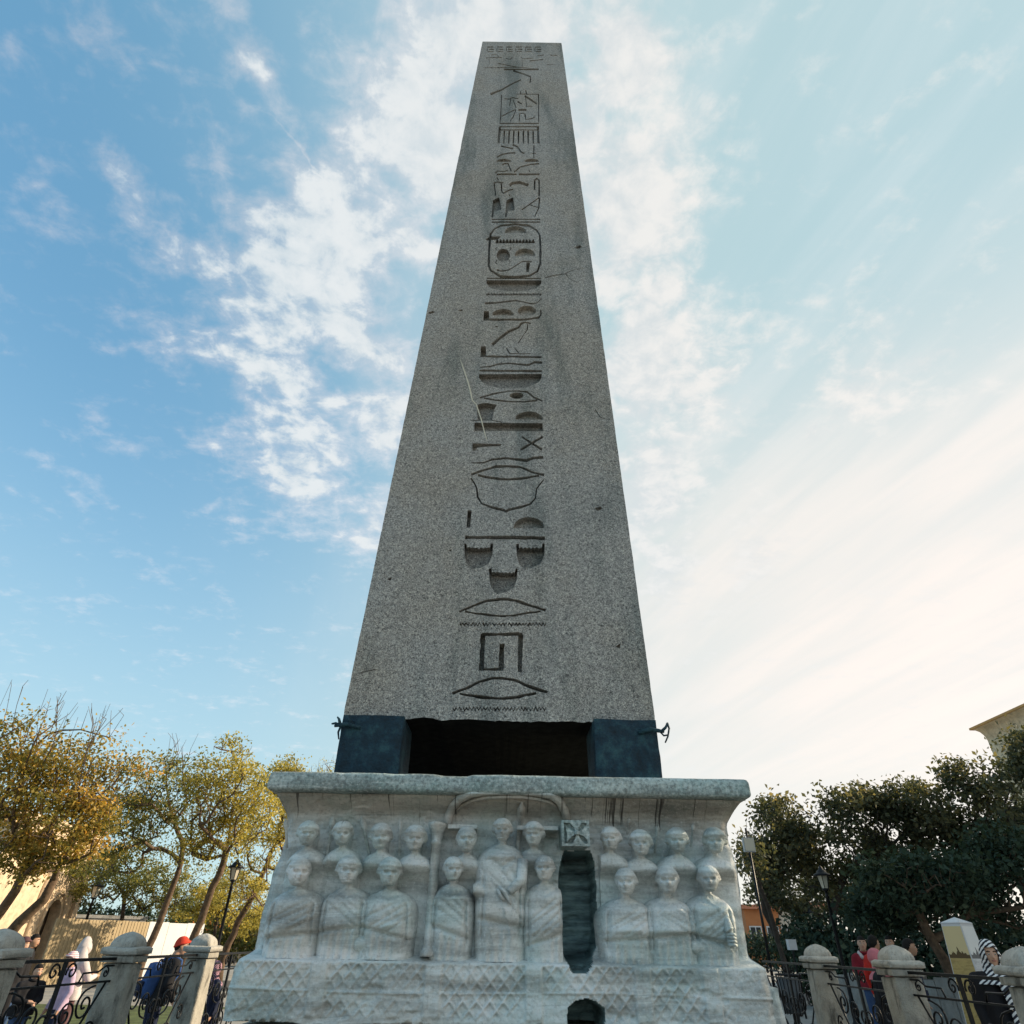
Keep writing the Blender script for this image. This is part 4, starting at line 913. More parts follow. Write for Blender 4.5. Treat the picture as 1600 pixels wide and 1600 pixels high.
# ------------------------------------------------------------------ trees
def tree(name, label, trunk, crowns, leafm, bark, nleaf, size, seed, r0=.16, bare=(), group=None, clump=.34, tip=.008, droop=.5, limbs_n=8, gaps=True):
    r_ = np.random.default_rng(seed)
    trunk = [np.array(p, float) for p in trunk]; base = trunk[0]
    nodes, par = [trunk[0]], [-1]
    for a_, b_ in zip(trunk, trunk[1:]):
        n = max(1, int(np.linalg.norm(b_ - a_) / .35))
        for k in range(1, n + 1): nodes.append(a_ + (b_ - a_) * k / n + r_.normal(0, .02, 3)); par.append(len(nodes) - 2)
    n_tr = len(nodes); top_i = n_tr - 1
    tg, leafy = [], []
    for (c, rad, n) in crowns:
        d = r_.normal(size=(n, 3)); d /= np.linalg.norm(d, axis=1)[:, None]
        q = d * (r_.random(n)[:, None] ** .42) * np.array(rad); q *= (1 + .22 * np.sin(d[:, :1] * 5 + seed) * np.cos(d[:, 2:] * 4 + seed * 2))
        tg.append(q + np.array(c)); leafy += [True] * n
    for p in bare: tg.append(np.array([p])); leafy.append(False)
    tg = np.concatenate(tg); leafy = np.array(leafy)
    tz = tg[:, 2] + r_.random(len(tg)) * 1.2 + 50 * (~leafy) * 0; main = np.argsort(-tz - 0.0 + 99 * (~leafy))[:limbs_n]
    od = np.argsort(np.linalg.norm(tg - trunk[-1], axis=1)); od = np.concatenate([main, od[~np.isin(od, main)]]); tg, leafy = tg[od], leafy[od]
    A = np.zeros((len(tg) * 10 + 400, 3)); A[:n_tr] = nodes; cnt = n_tr; cost = np.zeros(len(A)); par = par + [-1] * (len(A) - n_tr); tips = []
    cost[:n_tr] = 1.2 * (n_tr - 1 - np.arange(n_tr)) * .35
    lfs = {}; chains = []
    for t_, lf in zip(tg, leafy):
        s0 = int(n_tr * .62)
        dv = t_ - A[s0:cnt]; dist = np.linalg.norm(dv, axis=1); rise = dv[:, 2] / (dist + 1e-6)
        j = s0 + int(np.argmin(dist * (1.45 - .8 * rise if lf else 2.6 - 2.2 * rise) + .22 * cost[s0:cnt]))
        n = int(np.clip(dist[j - s0] / .4, 1, 8)); p0 = A[j].copy(); prev = j; ch = [j]
        for k in range(1, n + 1):
            u = k / n; q = p0 + (t_ - p0) * u; q[2] += .16 * dist[j - s0] * math.sin(math.pi * u) * (-.6 if rise[j - s0] > .6 else .5); q += r_.normal(0, .035, 3) * (k < n)
            A[cnt] = q; par[cnt] = prev; cost[cnt] = cost[prev] + .25; prev = cnt; ch.append(cnt); cnt += 1
        chains.append(ch); tips.append(prev); lfs[prev] = bool(lf)
    w_ = np.zeros(cnt)
    for tp_ in tips: w_[tp_] += 1
    for i in range(cnt - 1, 0, -1):
        if par[i] >= 0: w_[par[i]] += w_[i]
    rad = tip * np.maximum(w_, 1) ** .46; k_ = r0 / max(rad[n_tr // 2], 1e-6); rad = np.minimum(rad * (1 if k_ > 1 else 1), r0)
    r0 *= .78; rad[:n_tr] = np.linspace(r0 * 1.15, max(r0 * .62, rad[n_tr - 1]), n_tr); rad[0] *= 1.3
    t = empty(name, base, 0, label, 'tree', group)
    mb = MB(); mb.tube(A[:n_tr] - base, rad[:n_tr], 9); mb.build('trunk', bark, t, True)
    mb = MB()
    for ch in chains:
        rr = np.minimum(rad[ch], rad[ch[0]]) * (1 if lfs.get(ch[-1], True) else .62); rr[0] = min(rr[0], rad[ch[1]] * 1.25)
        mb.tube(A[ch] - base, rr, 5 if rr[0] > .025 else 3, cap=False)
    mb.build('branches', bark, t, True)
    src = tg[leafy]; vo = np.array([mnoise.noise(Vector(q * .95 + seed)) for q in src]); src = src[vo > (-.12 if gaps else -.5)]
    if len(src) == 0 or nleaf == 0: return t
    ci = r_.integers(0, len(src), nleaf); c_t = r_.random(len(src))
    pos = src[ci] + r_.normal(0, 1, (nleaf, 3)) * np.array([clump, clump, clump * .62])
    nrm = r_.normal(0, 1, (nleaf, 3)) + np.array([0, 0, .9]); nrm /= np.linalg.norm(nrm, axis=1)[:, None]
    ax = r_.normal(0, 1, (nleaf, 3)) + np.array([0, 0, -droop]); ax -= nrm * (ax * nrm).sum(1)[:, None]; ax /= np.linalg.norm(ax, axis=1)[:, None] + 1e-9
    sd_ = np.cross(nrm, ax); ln = size * r_.uniform(.6, 1.25, nleaf)[:, None]
    p0 = pos - ax * ln * .5; V = np.stack([p0, p0 + ax * ln * .45 + sd_ * ln * .30 + nrm * ln * .08, p0 + ax * ln - nrm * ln * .10, p0 + ax * ln * .45 - sd_ * ln * .30 + nrm * ln * .08], 1).reshape(-1, 3) - base
    me = raw_mesh('crown', V, np.arange(nleaf * 4).reshape(-1, 4))
    at = me.attributes.new('tint', 'FLOAT', 'POINT'); tint = np.clip(.55 * c_t[ci] + .45 * r_.random(nleaf), 0, 1)
    at.data.foreach_set('value', np.repeat(tint, 4).astype(np.float32))
    link('crown', me, leafm, t); return t
def crn(x, y, rx, ry, d, n, ddep=0.0, dr=None):
    c = at_d(x, y, d); c[1] += ddep
    rxm = rx / FPX * d; return (c, (rxm, dr or rxm * .9, ry * d / 1178 * 1.0), n)
def tr(pts, d):
    o = [at_d(x, y, d) for x, y in pts]; o[0] = o[0].copy()
    k = o[0] - o[1]; k = k / k[2] if abs(k[2]) > .05 else np.array([0, 0, 1.]); b = o[0] - k * 0; b = np.array([o[0][0] - .02, o[0][1], 0.0]) if o[0][2] < .4 else np.array([o[0][0] - .05, o[0][1], 0.0])
    Y = b[1]
    for q in o: q[1] = Y + (q[1] - Y) * .3
    return [b] + o
def bz(pts, d): return [at_d(x, y, d) for x, y in pts]
rb = random.Random(3)
def twigs(n, x0, x1, y0, y1, d): return [at_d(rb.uniform(x0, x1), rb.uniform(y0, y1), d + rb.uniform(-.8, .8)) for _ in range(n)]
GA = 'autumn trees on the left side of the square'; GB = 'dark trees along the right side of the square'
tree('autumn_tree', 'tall golden autumn tree at the left edge with bare twigs above its crown', tr([(-30, 1470), (2, 1390), (18, 1318)], 17), [crn(20, 1190, 105, 105, 17, 90), crn(105, 1210, 85, 75, 17, 70), crn(20, 1290, 90, 60, 17, 40), crn(175, 1215, 50, 50, 17.5, 30)], LEAF_GOLD, BARK, 10906, 0.112, 11, .17,
     twigs(26, 60, 110, 1075, 1120, 17) + twigs(26, 120, 195, 1095, 1140, 17) + twigs(6, 10, 50, 1060, 1075, 17), GA, .30)
tree('autumn_tree', 'leaning tree with orange brown leaves in front of the stone gate', tr([(-5, 1480), (22, 1440), (47, 1405), (58, 1372)], 16), [crn(95, 1300, 75, 60, 16, 60), crn(130, 1265, 60, 50, 16, 40), crn(40, 1340, 55, 40, 16, 26)], LEAF_GOLD, BARK, 6118, 0.106, 12, .22, twigs(5, 130, 190, 1160, 1200, 16), GA, .20)
tree('autumn_tree', 'upright olive leaved tree left of the backpacker with fine bare tips', tr([(226, 1490), (240, 1440), (250, 1390), (256, 1345), (255, 1310)], 21), [crn(220, 1260, 75, 80, 21, 120), crn(260, 1230, 55, 60, 21, 60), crn(195, 1330, 65, 55, 21.5, 60)], LEAF_OLIVE, BARK, 8645, 0.106, 13, .15, twigs(30, 262, 318, 1142, 1190, 21), GA, .20)
tree('autumn_tree', 'yellow green tree with a forked trunk behind the red beanie', tr([(296, 1480), (312, 1412), (325, 1362), (332, 1320)], 20), [crn(345, 1230, 75, 75, 20, 120), crn(385, 1270, 65, 80, 20.5, 80), crn(310, 1300, 50, 60, 20, 50)], LEAF_YELLOW, BARK, 9310, 0.106, 14, .15, twigs(12, 340, 400, 1148, 1170, 20), GA, .20)
tree('autumn_tree', 'bright yellow tree close to the left side of the pedestal', tr([(352, 1490), (364, 1440), (384, 1395), (400, 1340)], 25), [crn(445, 1250, 60, 75, 25, 110), crn(462, 1212, 42, 38, 25, 60), crn(420, 1320, 65, 90, 25, 120), crn(385, 1390, 60, 50, 25.5, 60)], LEAF_YELLOW, BARK, 11305, 0.112, 15, .16, (), GA, .20)
tree('far_tree', 'thin pale tree far behind the bronze block at left', tr([(512, 1400), (514, 1300), (516, 1240)], 48), [crn(515, 1205, 26, 26, 48, 40)], LEAF_YELLOW, BARK, 345, 0.134, 16, .16, twigs(26, 492, 528, 1178, 1210, 48), None, .20)
tree('low_tree', 'low olive tree behind the tall lamp and hoarding', tr([(188, 1470), (184, 1430), (180, 1400)], 28), [crn(165, 1370, 70, 45, 28, 90), crn(250, 1385, 70, 45, 28, 80)], LEAF_OLIVE, BARK_D, 8645, 0.123, 17, .12, (), None, .20)
tree('low_tree', 'low yellow green tree beside the right tall lamp post', tr([(330, 1480), (332, 1430), (335, 1405)], 30), [crn(340, 1400, 75, 45, 30, 110), crn(400, 1430, 50, 40, 31, 40)], LEAF_YELLOW, BARK_D, 7979, 0.123, 18, .12, (), None, .20)
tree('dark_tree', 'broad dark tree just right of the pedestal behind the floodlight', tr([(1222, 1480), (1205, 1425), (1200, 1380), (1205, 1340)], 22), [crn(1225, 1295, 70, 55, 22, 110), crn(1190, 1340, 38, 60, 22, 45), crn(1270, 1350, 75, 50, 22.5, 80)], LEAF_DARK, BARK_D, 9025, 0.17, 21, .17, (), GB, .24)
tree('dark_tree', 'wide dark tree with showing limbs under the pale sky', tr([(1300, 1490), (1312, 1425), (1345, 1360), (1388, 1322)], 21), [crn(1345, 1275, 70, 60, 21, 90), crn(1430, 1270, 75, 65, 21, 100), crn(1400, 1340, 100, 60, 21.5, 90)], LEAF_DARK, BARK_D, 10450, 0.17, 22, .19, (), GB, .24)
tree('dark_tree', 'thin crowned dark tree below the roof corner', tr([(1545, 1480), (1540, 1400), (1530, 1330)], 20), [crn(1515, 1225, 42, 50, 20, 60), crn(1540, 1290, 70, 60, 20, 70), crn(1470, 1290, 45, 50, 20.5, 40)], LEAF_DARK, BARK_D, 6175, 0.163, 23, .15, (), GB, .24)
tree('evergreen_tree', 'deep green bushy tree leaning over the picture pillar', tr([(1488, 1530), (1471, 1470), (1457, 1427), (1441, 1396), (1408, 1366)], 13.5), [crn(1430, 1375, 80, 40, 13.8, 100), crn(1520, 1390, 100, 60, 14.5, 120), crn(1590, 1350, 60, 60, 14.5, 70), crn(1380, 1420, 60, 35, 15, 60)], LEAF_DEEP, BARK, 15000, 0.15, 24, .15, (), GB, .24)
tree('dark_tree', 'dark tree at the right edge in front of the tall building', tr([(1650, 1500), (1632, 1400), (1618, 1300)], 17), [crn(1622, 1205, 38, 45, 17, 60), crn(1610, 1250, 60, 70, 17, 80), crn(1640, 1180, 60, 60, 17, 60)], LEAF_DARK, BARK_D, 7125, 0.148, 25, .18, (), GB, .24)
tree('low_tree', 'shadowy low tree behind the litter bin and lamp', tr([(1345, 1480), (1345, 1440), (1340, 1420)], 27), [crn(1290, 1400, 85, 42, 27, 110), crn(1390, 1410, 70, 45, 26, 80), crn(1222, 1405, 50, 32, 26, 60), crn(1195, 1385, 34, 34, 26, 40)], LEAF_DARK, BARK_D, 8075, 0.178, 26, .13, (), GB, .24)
tree('dark_tree', 'shade tree beside the pit outside the right of the view', [(11.6, 7.6, 0), (11.5, 7.7, 2.0), (11.3, 7.7, 3.2)], [((11.3, 7.7, 5.0), (2.5, 2.7, 2.1), 150)], LEAF_DARK, BARK_D, 6650, 0.178, 27, .2, (), GB, .24)
tree('dark_tree', 'second shade tree outside the right of the view', [(14.3, 12.2, 0), (14.2, 12.2, 2.0), (14.0, 12.2, 3.2)], [((14.0, 12.0, 5.6), (2.5, 2.9, 2.5), 150)], LEAF_DARK, BARK_D, 6650, 0.178, 28, .2, (), GB, .24)

# hedges: leaves packed along a low bank
def hedge(name, label, x0, y0, x1, y1, h, wd, n, leafm, size, seed):
    r_ = np.random.default_rng(seed); u = r_.random(n); a_ = r_.normal(size=(n, 3)); a_ /= np.linalg.norm(a_, axis=1)[:, None]
    base = np.array([(x0 + x1) / 2, (y0 + y1) / 2, 0]); t = empty(name, base, 0, label, 'hedge')
    c = np.stack([x0 + (x1 - x0) * u, y0 + (y1 - y0) * u, np.full(n, h * .5)], 1)
    top_ = .82 + .3 * fbm(u * 9, u * 0, seed, 4)
    pos = c + a_ * np.array([wd, wd, h * .52]) * (r_.random(n)[:, None] ** .3) ; pos[:, 2] *= top_; nr = a_ + r_.normal(0, .6, (n, 3)); nr /= np.linalg.norm(nr, axis=1)[:, None]
    ax = np.cross(nr, r_.normal(size=(n, 3))); ax /= np.linalg.norm(ax, axis=1)[:, None]; sd_ = np.cross(nr, ax); ln = size * r_.uniform(.6, 1.2, n)[:, None]
    V = np.stack([pos - ax * ln * .5, pos + sd_ * ln * .3, pos + ax * ln * .5, pos - sd_ * ln * .3], 1).reshape(-1, 3) - base
    me = raw_mesh('foliage', V, np.arange(n * 4).reshape(-1, 4)); at = me.attributes.new('tint', 'FLOAT', 'POINT'); at.data.foreach_set('value', np.repeat(r_.random(n), 4).astype(np.float32))
    link('foliage', me, leafm, t)
    mb = MB(); L_ = math.hypot(x1 - x0, y1 - y0); k = max(2, int(L_ / 1.2))
    for i in range(k + 1):
        q = np.array([x0 + (x1 - x0) * i / k, y0 + (y1 - y0) * i / k, 0]) - base; mb.tube([q, q + [.05, 0, h * .45], q + [.12, .1, h * .8]], [.05, .035, .01], 5)
    mb.build('stems', BARK_D, t)
    return t
pA, pB = at_d(92, 1440, 33), at_d(235, 1440, 33)
hedge('hedge', 'dark clipped hedge above the tan hoarding', pA[0], pA[1], pB[0], pB[1], 3.0, .8, 6500, LEAF_DEEP, .22, 31)
pA, pB = at_d(1235, 1470, 21), at_d(1640, 1470, 15.5)
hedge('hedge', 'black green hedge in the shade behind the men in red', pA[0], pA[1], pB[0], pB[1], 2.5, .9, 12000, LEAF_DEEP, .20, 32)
pA, pB = at_d(240, 1470, 40), at_d(520, 1470, 40)
hedge('hedge', 'olive shrub bank beyond the yellow trees', pA[0], pA[1], pB[0], pB[1], 3.4, 1.2, 9000, LEAF_OLIVE, .28, 33)

pA, pB = at_d(1150, 1470, 47), at_d(1330, 1470, 47)
hedge('hedge', 'dark low hedge in front of the orange house', pA[0], pA[1], pB[0], pB[1], 2.5, .8, 4500, LEAF_DEEP, .28, 34)

# ------------------------------------------------------------------ buildings and street furniture
CREAM = old_stone('cream_stone', (0.60, 0.47, 0.33), .12); DARKDOOR = simple('dark_door', (0.03, .022, .016), .6, .3)
def facade(name, label, cat, p0, p1, z1, m, th=.6):
    base = np.array([(p0[0] + p1[0]) / 2, (p0[1] + p1[1]) / 2, 0]); a_ = math.atan2(p1[1] - p0[1], p1[0] - p0[0]); L_ = math.hypot(p1[0] - p0[0], p1[1] - p0[1])
    return empty(name, base, a_, label, cat), L_
def arch_poly(w_, h, pointed=.0, n=12):  # opening outline, springing at h-w/2
    r_ = w_ / 2; s_ = h - r_ * (1 + pointed)
    return [(-r_, 0)] + [(-r_ * math.cos(k / n * math.pi), s_ + r_ * (1 + pointed) * math.sin(k / n * math.pi)) for k in range(n + 1)] + [(r_, 0)]
p0, p1 = at_d(-60, 1480, 21.5), at_d(96, 1480, 27); t, L_ = facade('stone_gate', 'sunlit cream stone gate with a tall blind arch at far left', 'gate building', p0, p1, 5, CREAM)
dx = L_ * .5 - 1.55
def wall_with_hole(x0, x1, z1, hole, y0, y1, m, parent, name='wall'):
    ov = [(x0, 0), (hole[0][0], 0)] + hole[1:-1] + [(hole[-1][0], 0), (x1, 0), (x1, z1), (x0, z1)]
    ov = [(x0, 0)] + hole + [(x1, 0), (x1, z1), (x0, z1)]
    v2, _, f2, _, _, _ = delaunay_2d_cdt([Vector(p) for p in ov], [], [list(range(len(ov)))], 1, 1e-5)
    V = [(p[0], y0, p[1]) for p in v2] + [(p[0], y1, p[1]) for p in v2]; n = len(v2)
    F_ = [tuple(f) for f in f2] + [tuple(n + i for i in f[::-1]) for f in f2]; es = {}
    for f in f2:
        for i in range(len(f)): es[(f[i], f[(i + 1) % len(f)])] = 1
    F_ += [(b_, a_, n + a_, n + b_) for (a_, b_) in es if (b_, a_) not in es]
    return link(name, raw_mesh(name, V, F_), m, parent)
hole = [(x + dx - .1, z) for x, z in arch_poly(1.1, 2.75, .25)]
wall_with_hole(-L_ / 2, L_ / 2, 5.2, hole, 0, .7, CREAM, t)
MB().box(dx - .7, dx + .5, .45, .5, 0, 2.8).build('door', DARKDOOR, t)
for w_, h, r_, y_ in ((3.0, 4.5, .13, -.03), (1.5, 3.0, .08, -.02)):
    mb = MB(); q = arch_poly(w_, h, .1, 18); mb.tube([(x + dx - .1, y_, z) for x, z in q], r_, 6); mb.build('arch_moulding', CREAM, t, True)
MB().box(-L_ / 2 - .1, L_ / 2 + .12, -.12, .75, 5.2, 5.5).build('cornice', CREAM, t)
MB().box(L_ / 2 - .35, L_ / 2 + .06, -.14, .0, 0, 5.2).build('pilaster', CREAM, t)

TAN = simple('tan_board', (0.34, 0.265, 0.16), .7, .12, 3); WHITEB = simple('white_board', (0.55, 0.56, 0.58), .6, .06, 2)
p0, p1 = at_d(74, 1480, 22), at_d(312, 1480, 28); t, L_ = facade('hoarding', 'temporary hoarding of ribbed tan and plain white boards', 'hoarding', p0, p1, 2, TAN)
n = 7
for i in range(n):
    a_, b_ = -L_ / 2 + L_ * i / n, -L_ / 2 + L_ * (i + 1) / n - .02; mb = MB(); white = i >= 4
    if white: mb.box(a_, b_, 0, .05, .05, 2.0 - .02 * (i % 2))
    else:
        k = 14
        for j in range(k):
            u0, u1 = a_ + (b_ - a_) * j / k, a_ + (b_ - a_) * (j + 1) / k; y_ = .014 * (j % 2)
            mb.box(u0, u1, y_, .06, .05, 2.0 - .015 * (i % 2))
    mb.build('board', WHITEB if white else TAN, t)
mb = MB().box(-L_ / 2, L_ / 2, .10, .16, .4, .5); mb.build('rail', BARK_D, t)
GREYW = old_stone('grey_wall_stone', (0.30, 0.29, .27), .3)
p0, p1 = at_d(85, 1480, 30), at_d(216, 1480, 32); mb = MB(); a_ = math.atan2(p1[1] - p0[1], p1[0] - p0[0])
t, L_ = facade('garden_wall', 'grey garden wall showing above the tan hoarding boards', 'wall', p0, p1, 2, GREYW)
MB().box(-L_ / 2, L_ / 2, 0, .4, 0, 2.2).build('wall', GREYW, t); MB().box(-L_ / 2 - .05, L_ / 2 + .05, -.06, .46, 2.2, 2.34).build('coping', GREYW, t)

# kiosk with orange awnings far left of the pedestal
KB = simple('kiosk_boards', (0.42, .36, .27), .7, .15, 2); OR = simple('orange_canvas', (0.60, 0.16, 0.03), .7, .15, 2)
c = at_d(338, 1480, 44); t = empty('kiosk', (c[0], c[1], 0), R(12), 'market kiosk with orange awning seen beyond the left lamp post', 'kiosk')
MB().box(-3.4, 3.4, 0, 2.5, 0, 2.7).build('wall', KB, t); MB().box(-3.7, 3.7, -.3, 2.8, 2.72, 2.9).build('roof', GREYW, t)
for i in range(3):
    x = -2.3 + i * 2.3; aw = MB(); aw.add([(x - 1, 0, 2.55), (x + 1, 0, 2.55), (x + 1, -1.1, 2.05), (x - 1, -1.1, 2.05), (x - 1, -1.1, 1.85), (x + 1, -1.1, 1.85)], [(0, 1, 2, 3), (3, 2, 5, 4)]); aw.build('awning', OR, t)
    MB().box(x - .8, x + .8, -.03, .04, 1.0, 1.95).build('counter_opening', DARKDOOR, t)

# terraced houses far right, between trunk and lamp
def house(name, label, x0, x1, y, z1, m, nwin, floors, wm, d_):
    c = ((x0 + x1) / 2, y, 0); t = empty(name, c, 0, label, 'house'); h = (x1 - x0) / 2
    MB().box(-h, h, 0, 8, 0, z1).build('wall', m, t); MB().box(-h - .3, h + .3, -.4, 8.3, z1, z1 + .35, .92).build('roof', ROOF, t)
    for f in range(floors):
        for i in range(nwin):
            x = -h + (i + .5) * 2 * h / nwin; z = 1.1 + f * 3.1
            w_ = MB().box(x - .55, x + .55, -.06, .05, z, z + 1.9).build('window', wm, t); pn = MB()
            for (a_, b_) in ((-.46, -.04), (.04, .46)): MB().box(x + a_, x + b_, -.07, -.03, z + .1, z + 1.8).build('pane', GLASS, w_)
    return t
ROOF = simple('roof_tiles', (0.24, .09, .05), .8, .3, 4); GLASS = simple('window_glass', (0.03, .035, .04), .1, .2, 1, 0, 0, .6)
ORW = simple('orange_plaster', (0.42, 0.17, 0.07), .85, .12, 1); PALEW = simple('pale_plaster', (0.48, .44, .38), .85, .12, 1)
c0, c1, c2 = at_d(1170, 1470, 56), at_d(1224, 1470, 56), at_d(1300, 1470, 56)
house('terraced_house', 'orange plastered house glimpsed between dark trunks', c0[0], c1[0], c1[1], 4.3, ORW, 2, 1, WHITEB, 56)
house('terraced_house', 'pale house with white window frames behind the small lamp', c1[0] + .05, c2[0], c1[1] + .2, 4.6, PALEW, 4, 1, WHITEB, 56)

# tall cream building whose eaves cut the right edge
pe = at_d(1519, 1137, 44); YE = pe[1]; XE = pe[0]; ZE = pe[2]
BW = old_stone('building_plaster', (0.62, 0.50, 0.33), .12); EAVE = simple('eave_timber', (0.50, .27, .09), .7, .2, 2)
t = empty('tall_building', (XE + 8, YE - 12, 0), 0, 'tall cream building with wide eaves rising above the trees at right', 'building')
MB().box(-7.5, 8, -14, 11.7, 0, ZE - .95).build('wall', BW, t)
cv = MB(); pr = [(0.0, -.95), (.06, -.6), (.17, -.35), (.33, -.19), (.45, -.12)]; V = []
for o_, z in pr: V += [(-7.5 - o_, -14.5, ZE + z), (-7.5 - o_, 11.7 + o_, ZE + z), (8, 11.7 + o_, ZE + z)]
cv.add(V, [(i * 3 + j, i * 3 + j + 1, i * 3 + j + 4, i * 3 + j + 3) for i in range(4) for j in range(2)]); cv.build('cove', BW, t, True)
MB().box(-8.05, 9, -15, 12.3, ZE - .115, ZE + .02).build('eaves', EAVE, t)
rf = MB(); rf.add([(-8.05, -15, ZE + .025), (9, -15, ZE + .025), (9, 12.3, ZE + .025), (-8.05, 12.3, ZE + .025), (.5, -7, ZE + 2.2), (.5, 4, ZE + 2.2)], [(0, 1, 4), (1, 2, 5, 4), (2, 3, 5), (3, 0, 4, 5)]); rf.build('roof', ROOF, t)
for i in range(5):
    for f in range(3):
        y_ = -11 + i * 4.6; z = 2.2 + f * 4.2; w_ = MB().box(-7.58, -7.46, y_ - .75, y_ + .75, z, z + 2.3).build('window', WHITEB, t)
        for a_ in (-.66, .05): MB().box(-7.6, -7.55, y_ + a_, y_ + a_ + .6, z + .1, z + 2.2).build('pane', GLASS, w_)

# street lamps
LG = simple('lantern_glass', (0.45, .42, .34), .15, .1, 1, 0, 0, .5)
def lamp(label, px, py, d, H_, k=1.0, arms=False):
    c = at_d(px, py, d); t = empty('street_lamp', (c[0], c[1], 0), 0, label, 'street lamp', 'lantern street lamps round the square'); H_ = c[2] / k; t.scale = (k, k, k)
    MB().lathe([(.16, 0), (.16, .12), (.11, .2), (.09, .7), (.06, .8), (.05, H_ - 1.0), (.07, H_ - .98), (.045, H_ - .9), (.04, H_ - .8), (.11, H_ - .76), (.10, H_ - .72)], 12).build('pole', IRON, t, True)
    MB().lathe([(.12, 0), (.19, .38)], 6, (0, 0, H_ - .71)).build('lantern', LG, t)
    for j in range(6):
        a_ = j * math.pi / 3; q = MB().tube([(.125 * math.cos(a_), .125 * math.sin(a_), H_ - .72), (.20 * math.cos(a_), .20 * math.sin(a_), H_ - .32)], .012, 4); q.build('glazing_bar', IRON, t)
    MB().lathe([(.30, 0), (.27, .06), (.17, .10), (.15, .16), (.08, .20), (.06, .26), (.02, .30), (.005, .34)], 14, (0, 0, H_ - .33)).build('hood', IRON, t, True)
    return t
lamp('tall dark lantern lamp in front of the yellow tree left of the pedestal', 372, 1341, 24, 4)
lamp('leaning looking dark lamp before the tan hoarding boards', 157, 1372, 27, 4)
lamp('lamp with a pale ridged hood against the dark right trees', 1281, 1352, 16, 4, .72)
lamp('small distant lamp in front of the pale house', 1264, 1419, 24.6, 4, .5)
# floodlight pole close to the right of the pedestal
c = at_d(1165, 1294, 15); t = empty('floodlight_pole', (c[0], c[1], 0), 0, 'slim dark pole with a pale floodlight box beside the pedestal', 'floodlight'); H_ = c[2]
MB().tube([(0, 0, 0), (0, 0, H_)], [.036, .026], 8).build('pole', IRON, t, True)
FLM = simple('pale_grey_paint', (0.34, .36, .37), .4, .05, 2)
MB().box(-.16, .10, -.14, -.04, H_ - .52, H_ - .22).build('floodlight', FLM, t); MB().box(-.14, .08, -.15, -.139, H_ - .50, H_ - .24).build('glass', LG, t); MB().tube([(0, 0, H_ - .36), (-.03, -.05, H_ - .36)], .02, 5).build('bracket', IRON, t)
c = at_d(1178, 1375, 17.5); t = tree('young_tree', 'thin bare leaning trunk beside the pedestal at right', [(at_d(1222, 1480, 17.5)[0] + .1, at_d(1222, 1480, 17.5)[1], 0), at_d(1216, 1470, 17.5), at_d(1198, 1415, 17.5), at_d(1182, 1370, 17.5)], [crn(1178, 1335, 20, 40, 17.5, 26)], LEAF_DARK, BARK_D, 399, 0.148, 41, .10, (), None, .24)

# picture pillar: tapered white pillar carrying two printed views of a skyline
def print_mat(name, sky_c, sea_c, dark):
    m, t_, b, o = mat(name, .45); sp = t_.n('ShaderNodeSeparateXYZ'); tcg = t_.n('ShaderNodeTexCoord'); t_.l(tcg.outputs['Generated'], sp.inputs[0])
    cb_ = t_.n('ShaderNodeCombineXYZ'); t_.l(t_.math('MULTIPLY', t_.math('ADD', sp.outputs[0], sp.outputs[1]), 3), cb_.inputs[0]); nz = t_.noise(cb_.outputs[0], 2.2, 2, .6)
    hz = t_.math('ADD', .795, t_.math('MULTIPLY', t_.step(nz.outputs[0], .40, .75), .07)); sil = t_.math('MULTIPLY', t_.math('LESS_THAN', sp.outputs[2], hz), t_.math('GREATER_THAN', sp.outputs[2], .77))
    wv_ = t_.noise(stretch(t_, tcg.outputs['Generated'], (3, 3, 40)), 2, 4, .6)
    sea = t_.mix(t_.step(wv_.outputs[0], .4, .7), sea_c, tuple(x * .7 for x in sea_c)); c_ = t_.mix(t_.math('LESS_THAN', sp.outputs[2], .78), sky_c, sea); c_ = t_.mix(sil, c_, dark)
    t_.l(c_, b.inputs['Base Color']); return m
SEPIA = print_mat('sepia_print', (.62, .50, .27), (.46, .33, .12), (.10, .06, .02)); GREYP = print_mat('grey_print', (.66, .68, .68), (.52, .54, .56), (.10, .11, .12))
c = at_d(1513, 1500, 9.2); t = empty('picture_pillar', (c[0], c[1], 0), R(-64), 'white tapered pillar printed with skyline pictures behind the striped headscarf', 'information pillar')
ZP = 1.86; MB().box(-.24, .24, -.24, .24, 0, ZP, .62).build('body', WHITEB, t)
q = .24 * .62; MB().lathe([(q * 1.44, 0), (q * 1.44, .015), (.004, .085)], 4, (0, 0, ZP + .003)).build('cap', WHITEB, t).rotation_euler = (0, 0, R(45))
def pr_panel(rot, m):
    z0, z1 = .12, ZP - .03; h = lambda z: .24 * (1 - .38 * z / ZP); mb = MB(); w0, w1 = h(z0) * .93, h(z1) * .93
    mb.add([(-w0, -h(z0) - .004, z0), (w0, -h(z0) - .004, z0), (w1, -h(z1) - .004, z1), (-w1, -h(z1) - .004, z1), (-w0, -h(z0) - .001, z0), (w0, -h(z0) - .001, z0), (w1, -h(z1) - .001, z1), (-w1, -h(z1) - .001, z1)], [(0, 1, 2, 3), (1, 0, 4, 5), (2, 1, 5, 6), (3, 2, 6, 7), (0, 3, 7, 4)])
    o = mb.build('print_panel', m, t); o.rotation_euler = (0, 0, rot)
pr_panel(0, SEPIA); pr_panel(R(90), GREYP)
